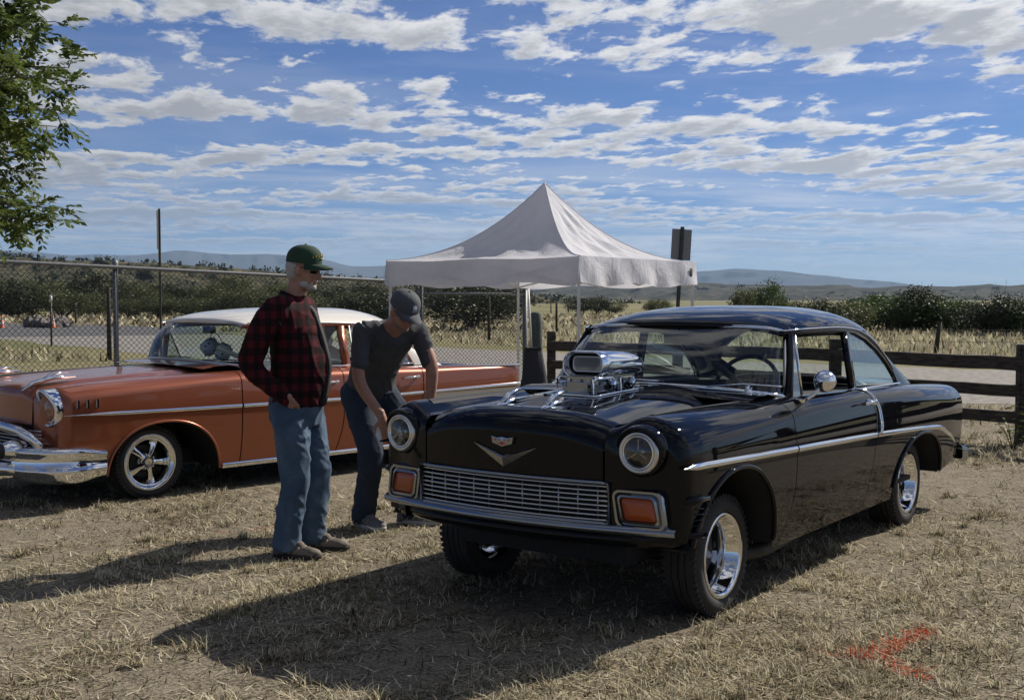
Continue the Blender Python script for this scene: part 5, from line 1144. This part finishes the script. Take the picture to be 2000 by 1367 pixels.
def fuse(mb, voxel, smooth=4, wr=0.0, wscale=14.0, wdir=(1, 1, 1), seed=0, cut=None):
    """one continuous skin over overlapping volumes, with cloth folds"""
    me = mb.mesh('tmp'); b = bmesh.new(); b.from_mesh(me); bmesh.ops.recalc_face_normals(b, faces=b.faces); b.to_mesh(me); b.free()
    o = bpy.data.objects.new('tmp', me); C.objects.link(o); md = o.modifiers.new('r', 'REMESH'); md.mode = 'VOXEL'; md.voxel_size = voxel
    if smooth: ms = o.modifiers.new('s', 'SMOOTH'); ms.iterations = smooth; ms.factor = .5
    dg = bpy.context.evaluated_depsgraph_get(); dg.update(); r_ = bpy.data.meshes.new_from_object(o.evaluated_get(dg)); bpy.data.objects.remove(o)
    n_ = len(r_.vertices); co = np.empty(n_ * 3, np.float32); r_.vertices.foreach_get('co', co); co = co.reshape(-1, 3)
    if wr:
        no = np.empty(n_ * 3, np.float32); r_.vertices.foreach_get('normal', no); no = no.reshape(-1, 3); g_ = np.random.default_rng(seed); h = np.zeros(n_); p = co * np.array(wdir)
        warp = np.stack([np.sin(p @ g_.normal(size=3) * wscale * .5 + g_.uniform(0, 6)) for _ in range(3)], -1) * .06; p = p + warp
        for k in range(7):
            d = g_.normal(size=3); d /= np.linalg.norm(d); h += (1 - np.abs(np.sin(p @ d * wscale * g_.uniform(.6, 1.8) + g_.uniform(0, 6)))) ** 3 / 3.0
        co = co + no * ((h - .35) * wr)[:, None]
    if cut is not None: co = cut(co)
    r_.vertices.foreach_set('co', co.astype(np.float32).ravel()); r_.update(); return r_
def hand(mb, wrist, d, palm_n, curl=.5, side=1, L=.19):
    """palm, four bent fingers of unequal length and a thumb from the side of the palm"""
    w_ = Vector(wrist); d = Vector(d).normalized(); n_ = Vector(palm_n).normalized(); s_ = d.cross(n_).normalized() * side
    pal = w_ + d * L * .24; rot = Matrix((d, s_, n_)).transposed(); ell(mb, pal, (L * .28, L * .225, L * .085), rot); limbt(mb, [w_ - d * .03, w_ + d * .03], [.029, .030], 10)
    for i, (off, ln) in enumerate(((-.15, .36), (-.05, .42), (.05, .40), (.14, .31))):
        p0 = w_ + d * L * .45 + s_ * L * off; p1 = p0 + (d * math.cos(curl * .5) + n_ * math.sin(curl * .5)) * L * ln * .5; p2 = p1 + (d * math.cos(curl * 1.3) + n_ * math.sin(curl * 1.3)) * L * ln * .32; p3 = p2 + (d * math.cos(curl * 2.0) + n_ * math.sin(curl * 2.0)) * L * ln * .24
        limbt(mb, [p0, p1, p2, p3], [.0098, .0092, .0085, .0072], 8)
    t0 = w_ + d * L * .14 - s_ * L * .17; t1 = t0 + (d * .6 - s_ * .7 + n_ * .2).normalized() * L * .22; t2 = t1 + (d * .9 - s_ * .15 + n_ * .3).normalized() * L * .2
    limbt(mb, [t0, t1, t2], [.013, .0115, .009], 8)
skin = mat('skin', (.36, .19, .13), .5, spec=.35, var=.14, vscale=30, bump=.12, bscale=220)
def denim(name, c0, c1, sc):
    m = bpy.data.materials.new(name); m.use_nodes = True; t = NT(m.node_tree); b = t.n['Principled BSDF']; b.inputs['Roughness'].default_value = .85; b.inputs['Specular IOR Level'].default_value = .2
    o = t.node('ShaderNodeTexCoord').outputs['Object']; f = t.noise(o, sc, 5, .6, .3); w_ = t.noise(t.node('ShaderNodeMapping', {'Vector': o, 'Scale': (240, 240, 60)}).outputs[0], 1, 3, .6)
    t.l.new(t.mix(t.m('MULTIPLY', w_, .12), t.mix(t.sstep(f, .38, .9), c0, c1), (.3, .36, .42)), b.inputs['Base Color']); bn = t.node('ShaderNodeBump', {'Strength': .25, 'Distance': .004, 'Height': w_}); t.l.new(bn.outputs[0], b.inputs['Normal']); return m
def plaid(name):
    m = bpy.data.materials.new(name); m.use_nodes = True; t = NT(m.node_tree); b = t.n['Principled BSDF']; b.inputs['Roughness'].default_value = .9; b.inputs['Specular IOR Level'].default_value = .15
    s_ = t.node('ShaderNodeSeparateXYZ', {0: t.node('ShaderNodeTexCoord').outputs['Object']}); x, y, z = s_.outputs
    u = t.m('ADD', x, t.m('MULTIPLY', y, .75))
    def band(v, per, ph): return t.sstep(t.m('SINE', t.m('ADD', t.m('MULTIPLY', v, 6.2832 / per), ph)), -.12, .12)
    bu, bz = band(u, .082, .6), band(z, .088, 1.9); f = t.m('MULTIPLY', t.m('ADD', bu, bz), .5)
    nz2 = t.noise(t.node('ShaderNodeTexCoord').outputs['Object'], 180, 3, .6)
    c = t.ramp(f, [(0, (.007, .006, .007)), (.5, (.030, .006, .008)), (1, (.085, .010, .015))]); c = t.mix(t.m('MULTIPLY', nz2, .35), c, (.02, .01, .01)); t.l.new(c, b.inputs['Base Color']); return m
def cap(head, c, r_, tilt, m, yaw=0, brim_m=None):
    """baseball cap: panelled dome, curved peak, button; sits on the head at c facing +x"""
    k = empty('cap'); k.parent = head; k.location = c; k.rotation_euler = (0, tilt, yaw); rows = []
    for i in range(13):
        a = math.pi / 2 * i / 12; row = []
        for j in range(48):
            b = 2 * math.pi * j / 48; seam = 1 - .010 * max(0, math.cos(6 * b + math.pi)) ** 12; rr_ = r_ * math.sin(a) ** .92 if i else .0005
            fr = 1 + .03 * math.cos(b) * (1 - i / 12); row.append((rr_ * 1.10 * math.cos(b) * fr, rr_ * .90 * math.sin(b), r_ * .98 * math.cos(a) ** .80 * seam * (1 + .10 * max(0, math.cos(b)) * math.sin(a)) if i < 12 else -.012))
        rows.append(row)
    MB().grid(rows, cv=True).build('crown', m, k, fixn=True)
    rows = []
    for lay in (0, 1):
        for i in range(9):
            t = i / 8; row = []
            for j in range(25):
                b = R(-68) + R(136) * j / 24; L = .088 * math.cos((b / R(68)) * math.pi / 2) ** .55 if abs(b) < R(67.9) else 0; x = (r_ * 1.08 * math.cos(b) - .004) + L * t; y = r_ * .89 * math.sin(b) * (1 - .10 * t); row.append((x, y, -.006 - .030 * (y / r_) ** 2 * (.4 + t) - .016 * t * t - lay * .004))
            rows.append(row)
    MB().grid(rows[:9]).grid(rows[9:]).build('peak', brim_m or m, k, fixn=True)
    MB().lathe([(.001, .008), (.006, .006), (.009, 0)], 10, (0, 0, r_ * .975), 'z').build('button', m, k); return k
def glasses(head, c, w_, m):
    g_ = MB()
    for s in (-1, 1):
        rows = []
        for i in range(7):
            u = -1 + 2 * i / 6; rows.append([(c[0] + .012 - .022 * abs((u * .5 + .5)) ** 2 - .004 * v * v, (.008 + (u * .5 + .5) * .058) * s, c[2] + (v * .020) * (1 - .25 * abs(u) ** 3)) for v in np.linspace(-1, 1, 6)])
        g_.grid(rows); g_.tube([(c[0] - .010, .066 * s, c[2] + .010), (c[0] - .06, w_ * s, c[2] + .010), (c[0] - .115, w_ * s, c[2] - .002)], .0028, 6)
    g_.tube([(c[0] + .012, -.010, c[2] + .006), (c[0] + .014, 0, c[2] + .009), (c[0] + .012, .010, c[2] + .006)], .0025, 6); return g_.build('sunglasses', m, head)
M['shade'] = mat('dark_lens', (.006, .006, .007), .08, spec=.6)
def headvol(mb, c, rot, neck):
    """skull, jaw, brow, nose, lips, ears; the face looks along +x of rot"""
    T_ = lambda x, y, z: Vector(c) + rot @ Vector((x, y, z)); E = lambda p, r_: ell(mb, T_(*p), r_, rot, 12, 16)
    E((-.012, 0, .030), (.102, .079, .100)); E((.022, 0, -.030), (.072, .064, .085)); E((.045, 0, -.085), (.040, .040, .036)); E((.020, .0, -.070), (.062, .056, .048))
    E((.076, 0, .022), (.022, .055, .014)); limbt(mb, [T_(.084, 0, .010), T_(.106, 0, -.026), T_(.098, 0, -.036)], [.010, .0145, .012], 8); E((.085, .014, -.034), (.012, .009, .008)); E((.085, -.014, -.034), (.012, .009, .008))
    E((.082, 0, -.060), (.014, .024, .006)); E((.080, 0, -.071), (.013, .021, .007))
    for s in (-1, 1): E((.058, .040 * s, -.022), (.024, .020, .022)); E((-.012, .080 * s, -.008), (.020, .009, .032)); E((-.004, .076 * s, -.022), (.012, .010, .016))
    limbt(mb, [T_(-.025, 0, -.05), Vector(neck)], [.058, .066], 14)
def shoe(parent, foot, yaw, m, sole_m, accent=None):
    k = empty('shoe'); k.parent = parent; k.location = foot; k.rotation_euler = (0, 0, yaw)
    mb = MB(); loft(mb, [(-.085, 0, .020, .050, .038), (-.085, 0, .07, .048, .036), (-.075, 0, .105, .046, .038)], pw=2.4); ell(mb, (.06, 0, .042), (.125, .046, .040)); ell(mb, (.13, .004, .036), (.068, .047, .034)); ell(mb, (-.06, 0, .045), (.07, .040, .045)); limbt(mb, [(-.03, 0, .085), (.05, 0, .075)], [.042, .034], 12)
    me = fuse(mb, .007, 3, .002, 60, seed=3); link('upper', me, m, k)
    rows = []
    for z, e in ((0, .0), (.006, .004), (.026, .004), (.032, -.004)):
        rows.append([((.205 + e) * c_ - .0 if False else (-.135 - e + (.335 + 2 * e) * u, w2 * (1 + e * 10) * sgn, z + .012 * max(0, u - .8) * 5 * (z < .03))) for u, w2, sgn in [(u, .050 * math.sin(math.pi * min(max(u, .0), 1)) ** .35 * (.82 + .25 * u), 1) for u in np.linspace(0.001, .999, 16)] + [(u, .050 * math.sin(math.pi * u) ** .35 * (.82 + .25 * u), -1) for u in np.linspace(.999, .001, 16)] for c_ in (1,)])
    s_ = MB().grid(rows, cv=True); s_.f.append(tuple(range(32))); s_.f.append(tuple(len(s_.v) - 32 + q for q in range(32))); s_.build('sole', sole_m, k, fixn=True)
    lc = MB()
    for q in range(4): x = .015 + q * .024; z = .118 - q * .013; lc.tube([(x, -.026, z - .010), (x + .008, 0, z + .003), (x, .026, z - .010)], .0035, 5)
    if accent:
        lc.build('laces', accent, k)
        for q in range(3):
            for s in (-1, 1): MB().tube([(-.05 + q * .045, .043 * s, .03), (-.02 + q * .045, .040 * s, .075)], .006, 5).build('side_stripe', accent, k)
    return k
# ---- man in the plaid shirt, hands in his pockets
pa = ground_at(583, 1080); manA = empty('person', (pa.x, pa.y, 0), R(-14), label='standing person in red plaid shirt, jeans and green cap, hands in pockets', category='person')
# lean and build read from the photo: belly forward, shoulders back
tors = [(-.01, 0, .86, .150, .178), (0, 0, .96, .160, .186), (.020, 0, 1.07, .168, .180), (.028, 0, 1.18, .172, .184), (.012, 0, 1.31, .158, .192), (-.010, 0, 1.43, .142, .204), (-.030, 0, 1.52, .125, .205), (-.035, 0, 1.575, .095, .165), (-.028, 0, 1.625, .066, .085)]
hA = Vector((.055, 0, 1.765)); rA = Matrix.Rotation(R(10), 3, 'Y'); armR = [(-.045, -.205, 1.515), (-.175, -.275, 1.205), (.045, -.205, .975)]; armL = [(-.045, .205, 1.515), (-.13, .285, 1.22), (.05, .20, 1.015)]
legR = [(-.005, -.098, .90), (.035, -.115, .50), (-.035, -.125, .10)]; legL = [(.0, .098, .90), (.075, .11, .50), (.03, .115, .10)]
b = MB(); headvol(b, hA, rA, (-.02, 0, 1.56)); loft(b, [(s[0], s[1], s[2], s[3] * .8, s[4] * .84) for s in tors[:-1]])
for ar in (armR, armL): limbt(b, ar, [.048, .040, .030]); hand(b, ar[2], (.12, (.62 if ar is armR else -.62), -.76), (0, 1 if ar is armR else -1, 0), .25, 1 if ar is armR else -1)
for lg in (legR, legL): limbt(b, lg, [.075, .055, .042])
link('body', fuse(b, .0065, 2), skin, manA)
sh = MB(); loft(sh, [(.0, 0, .925, .172, .192), (.006, 0, .965, .172, .192)] + [(s[0], s[1], s[2], s[3] + .012, s[4] + .012) for s in tors[2:-1]] + [(-.026, 0, 1.605, .082, .100)])
for ar in (armR, armL): limbt(sh, [(ar[0][0] + .02, ar[0][1] * .6, ar[0][2] + .015), ar[0], ar[1], tuple(Vector(ar[2]) + (Vector(ar[1]) - Vector(ar[2])) * .10)], [.085, .088, .070, .050])
plaidm = plaid('red_black_plaid'); shirtA = link('shirt', fuse(sh, .010, 3, .017, 15, (1, 1, .55), 4), plaidm, manA)
# placket, collar, pocket, cuff
pl = MB(); fr = [(s[0] + s[3] + .017, 0, s[2]) for s in tors[1:-2]]; fr = [(.180, -.0, .935)] + fr[1:] + [(.085, 0, 1.545)]
tt = np.linspace(0, 1, 20); kk = np.linspace(0, 1, len(fr)); fc_ = np.array([sp(tt, kk, [p[i] for p in fr]) for i in range(3)]).T
pl.grid([[(p[0] + o_, y, p[2]) for p in fc_] for y, o_ in ((-.030, -.010), (-.022, .008), (.012, .010), (.022, -.008))]); pl.build('placket', M['matblack'], shirtA)
cl = MB()
for s in (1, -1): cl.grid([[(-.085, .02 * s, 1.655), (-.06, .085 * s, 1.640), (.01, .088 * s, 1.615), (.062, .045 * s, 1.585)], [(-.105, .02 * s, 1.615), (-.075, .112 * s, 1.600), (.02, .112 * s, 1.565), (.095, .065 * s, 1.515)]])
co_ = cl.build('collar', plaidm, shirtA); md = co_.modifiers.new('t', 'SOLIDIFY'); md.thickness = .006; md = co_.modifiers.new('s', 'SUBSURF'); md.levels = 2; md.render_levels = 2
for y in (-.105, .105):
    pk = MB(); pk.grid([[(.146 - .9 * (abs(yy) - .03) ** 2 * 4 + o_, yy, z) for yy in np.linspace(y - .055, y + .055, 7)] for z, o_ in ((1.33, .006), (1.37, .016), (1.42, .010), (1.425, .0))]); pk.build('pocket_flap', plaidm, shirtA)
jn = MB(); loft(jn, [(-.005, 0, .80, .135, .175), (-.008, 0, .88, .158, .186), (0, 0, .97, .166, .192), (.004, 0, 1.0, .160, .190)])
for lg in (legR, legL): limbt(jn, [lg[0], lg[1], (lg[1][0] * .6 + lg[2][0] * .4, lg[1][1], .32), (lg[2][0] + .01, lg[2][1], .075)], [.118, .090, .086, .086], 18)
def hem(co): co[:, 2] = np.maximum(co[:, 2], .045); return co
link('jeans', fuse(jn, .010, 3, .018, 17, (1, 1, .8), 9, hem), denim('faded_denim', (.035, .068, .12), (.18, .25, .33), 3), manA)
sa = mat('trail_shoe', (.15, .125, .10), .8, var=.4, vscale=20); sb_ = mat('shoe_sole', (.025, .022, .02), .8); sl_ = mat('shoe_trim', (.27, .24, .20), .8)
shoe(manA, (.02, -.13, 0), R(-8), sa, sb_, sl_); shoe(manA, (.085, .12, 0), R(6), sa, sb_, sl_)
hd_ = empty('head_wear'); hd_.parent = manA; hd_.location = hA; hd_.rotation_euler = (0, R(10), 0)
gm = mat('green_cotton', (.012, .040, .020), .85, var=.2, bump=.2, bscale=200); cp = cap(hd_, (-.012, 0, .052), .104, R(-3), gm)
lt = MB(); letm = mat('yellow_stitching', (.55, .45, .14), .7)
for k in range(8):
    b_ = R(-40 + k * 11.5); cx, cy = .1165 * math.cos(b_) , .0955 * math.sin(b_); zc = .052 - .006 * abs(k - 3.5) ; 
    for q in ((0, 1), (1, 0), (.5, .5))[: 2 + k % 2]: lt.box((cx - .004 + (.0 if q[1] else 0), cy + (q[0] - .5) * .006, zc + (q[1] - .5) * .006), (.004, .0026 if q[1] else .007, .014 if q[1] else .003), Matrix.Rotation(b_, 3, 'Z'))
lt.box((.118, .0, .030), (.004, .03, .006)); lt.build('cap_lettering', letm, cp, smooth=False)
glasses(hd_, (.082, 0, .008), .080, M['shade'])
wh = mat('white_hair', (.46, .44, .41), .9, bump=.9, bscale=160)
hr = MB(); ell(hr, (-.045, 0, .012), (.078, .083, .075)); ell(hr, (-.055, 0, -.030), (.056, .070, .050)); link('hair', fuse(hr, .006, 2, .004, 90, (1, 1, .4), 2), wh, hd_)
bd = MB(); ell(bd, (.054, 0, -.096), (.040, .038, .027)); ell(bd, (.026, .043, -.078), (.034, .015, .030)); ell(bd, (.026, -.043, -.078), (.034, .015, .030)); ell(bd, (.086, 0, -.053), (.011, .026, .006)); ell(bd, (.070, .028, -.072), (.012, .009, .020)); ell(bd, (.070, -.028, -.072), (.012, .009, .020)); link('beard', fuse(bd, .005, 1, .003, 120, seed=5), wh, hd_)
# ---- man in the grey shirt bending down, hands on his thighs
f1, f2 = ground_at(712, 1030), ground_at(806, 1022); pc_ = (f1 + f2) / 2; YB = R(-55)
manB = empty('person', (pc_.x, pc_.y, 0), YB, label='bending person in grey T-shirt, dark jeans and grey cap beside the black car', category='person')
inv = Matrix.Rotation(-YB, 3, 'Z'); lf = [inv @ (f - pc_) for f in (f1, f2)]
hip = Vector((-.13, -.08, .93)); shc = Vector((.27, -.13, 1.385)); axis = (shc - hip).normalized(); tilt = math.atan2(axis.x, axis.z)
SL, SR = Vector((.285, .075, 1.37)), Vector((.235, -.325, 1.365))
armR = [tuple(SR), (.275, -.375, 1.075), (.425, -.285, .815)]; armL = [tuple(SL), (.385, .125, 1.09), (.375, .105, .83)]
legR = [(hip.x, hip.y - .10, .92), (.115, -.20, .52), (lf[0].x - .03, lf[0].y, .10)]; legL = [(hip.x, hip.y + .10, .92), (.145, .145, .53), (lf[1].x - .03, lf[1].y, .10)]
hB = Vector((.455, -.135, 1.50)); rB = Matrix.Rotation(R(4), 3, 'Z') @ Matrix.Rotation(R(34), 3, 'Y')
ts_ = []
for t, rx, ry in ((-.06, .12, .16), (.08, .128, .165), (.25, .122, .165), (.45, .12, .172), (.65, .12, .186), (.82, .112, .196), (.95, .092, .172), (1.04, .07, .10)):
    p = hip.lerp(shc, t) + Vector((-.02, 0, .03)) * math.sin(max(0, min(1, t)) * math.pi); ts_.append((p.x, p.y, p.z, rx, ry, tilt))
b = MB(); headvol(b, hB, rB, tuple(shc + Vector((.03, 0, .0)))); loft(b, [(s[0], s[1], s[2], s[3] * .82, s[4] * .86, s[5]) for s in ts_[:-1]]); limbt(b, [tuple(shc + Vector((-.02, 0, -.02))), tuple(hB + Vector((-.05, 0, -.05)))], [.075, .062])
for ar, sd_ in ((armR, 1), (armL, -1)): limbt(b, ar, [.055, .043, .031]); hand(b, ar[2], (Vector(ar[2]) - Vector(ar[1])).normalized() + Vector((-.25, 0, -.45)), (-.7, .15 * sd_, -.25), .45, sd_)
for lg in (legR, legL): limbt(b, lg, [.08, .058, .042])
link('body', fuse(b, .0065, 2), skin, manB)
sh = MB(); loft(sh, [(s[0], s[1], s[2], s[3] + .014, s[4] + .012, s[5]) for s in ts_[:-1]] + [(ts_[-1][0], ts_[-1][1], ts_[-1][2], .078, .098, tilt)])
for ar in (armR, armL): A_, B_ = Vector(ar[0]), Vector(ar[1]); limbt(sh, [tuple(A_.lerp(shc, .45)), tuple(A_ + Vector((0, 0, .012))), tuple(A_.lerp(B_, .40)), tuple(A_.lerp(B_, .72))], [.074, .066, .060, .058])
tee = link('t_shirt', fuse(sh, .009, 3, .012, 15, (.8, .8, .8), 6), mat('charcoal_cotton', (.062, .065, .072), .92, var=.12, vscale=10, bump=.15, bscale=300), manB)
jn = MB(); loft(jn, [(hip.x - .01, hip.y, .80, .125, .168), (hip.x - .005, hip.y, .90, .150, .182), (hip.x + .02, hip.y, .99, .150, .178, tilt * .5)])
for lg in (legR, legL): limbt(jn, [lg[0], lg[1], (lg[1][0] * .55 + lg[2][0] * .45, (lg[1][1] + lg[2][1]) / 2, .30), (lg[2][0] + .01, lg[2][1], .07)], [.115, .088, .080, .084], 18)
link('jeans', fuse(jn, .010, 3, .012, 17, (1, 1, .8), 12, hem), denim('dark_denim', (.010, .016, .034), (.028, .042, .075), 5), manB)
ga = mat('grey_trainer', (.13, .13, .13), .75, var=.3, vscale=15); gs = mat('trainer_sole', (.42, .42, .40), .7)
shoe(manB, (lf[0].x + .03, lf[0].y, 0), R(10), ga, gs, sl_); shoe(manB, (lf[1].x + .03, lf[1].y, 0), R(38), ga, gs, sl_)
hd2 = empty('head_wear'); hd2.parent = manB; hd2.location = hB; hd2.rotation_euler = rB.to_euler()
gcm = mat('grey_cotton', (.075, .08, .092), .88, bump=.2, bscale=200); cp = cap(hd2, (-.010, 0, .050), .104, R(-2), gcm)
# three-leaf mark and a small line of letters on the front panel
tm = MB(); wm2 = mat('white_stitching', (.75, .75, .75), .7)
def onfront(y, z): k = math.sqrt(max(0, 1 - (y / .0955) ** 2)); return (.1165 * k * (1 - .35 * max(0, (z - .03)) / .07) + .004, y, z)
for a in (-38, 0, 38):
    ax2 = Vector((math.sin(R(a)), math.cos(R(a)))); o2 = Vector((ax2.y, -ax2.x)); L = .030 if a == 0 else .026; pts = [Vector((0, .030)), Vector((0, .030)) + ax2 * L * .5 + o2 * .0075, Vector((0, .030)) + ax2 * L, Vector((0, .030)) + ax2 * L * .5 - o2 * .0075]
    tm.add([onfront(p.x, p.y + .006) for p in pts], [(0, 1, 2, 3)])
for k in range(3): tm.add([onfront(-.017, .030 + k * .005), onfront(.017, .030 + k * .005), onfront(.017, .0325 + k * .005), onfront(-.017, .0325 + k * .005)], [(0, 1, 2, 3)])
for k in range(6): tm.add([onfront(-.018 + k * .0062, .018), onfront(-.014 + k * .0062, .018), onfront(-.014 + k * .0062, .0235), onfront(-.018 + k * .0062, .0235)], [(0, 1, 2, 3)])
tm.build('cap_mark', wm2, cp, smooth=False)
glasses(hd2, (.082, 0, .008), .080, M['shade'])
stb = MB(); ell(stb, (.052, 0, -.092), (.038, .040, .026)); ell(stb, (.030, .040, -.074), (.034, .018, .028)); ell(stb, (.030, -.040, -.074), (.034, .018, .028)); link('stubble', fuse(stb, .005, 1), mat('grey_stubble', (.20, .15, .13), .8, bump=.4, bscale=250), hd2)
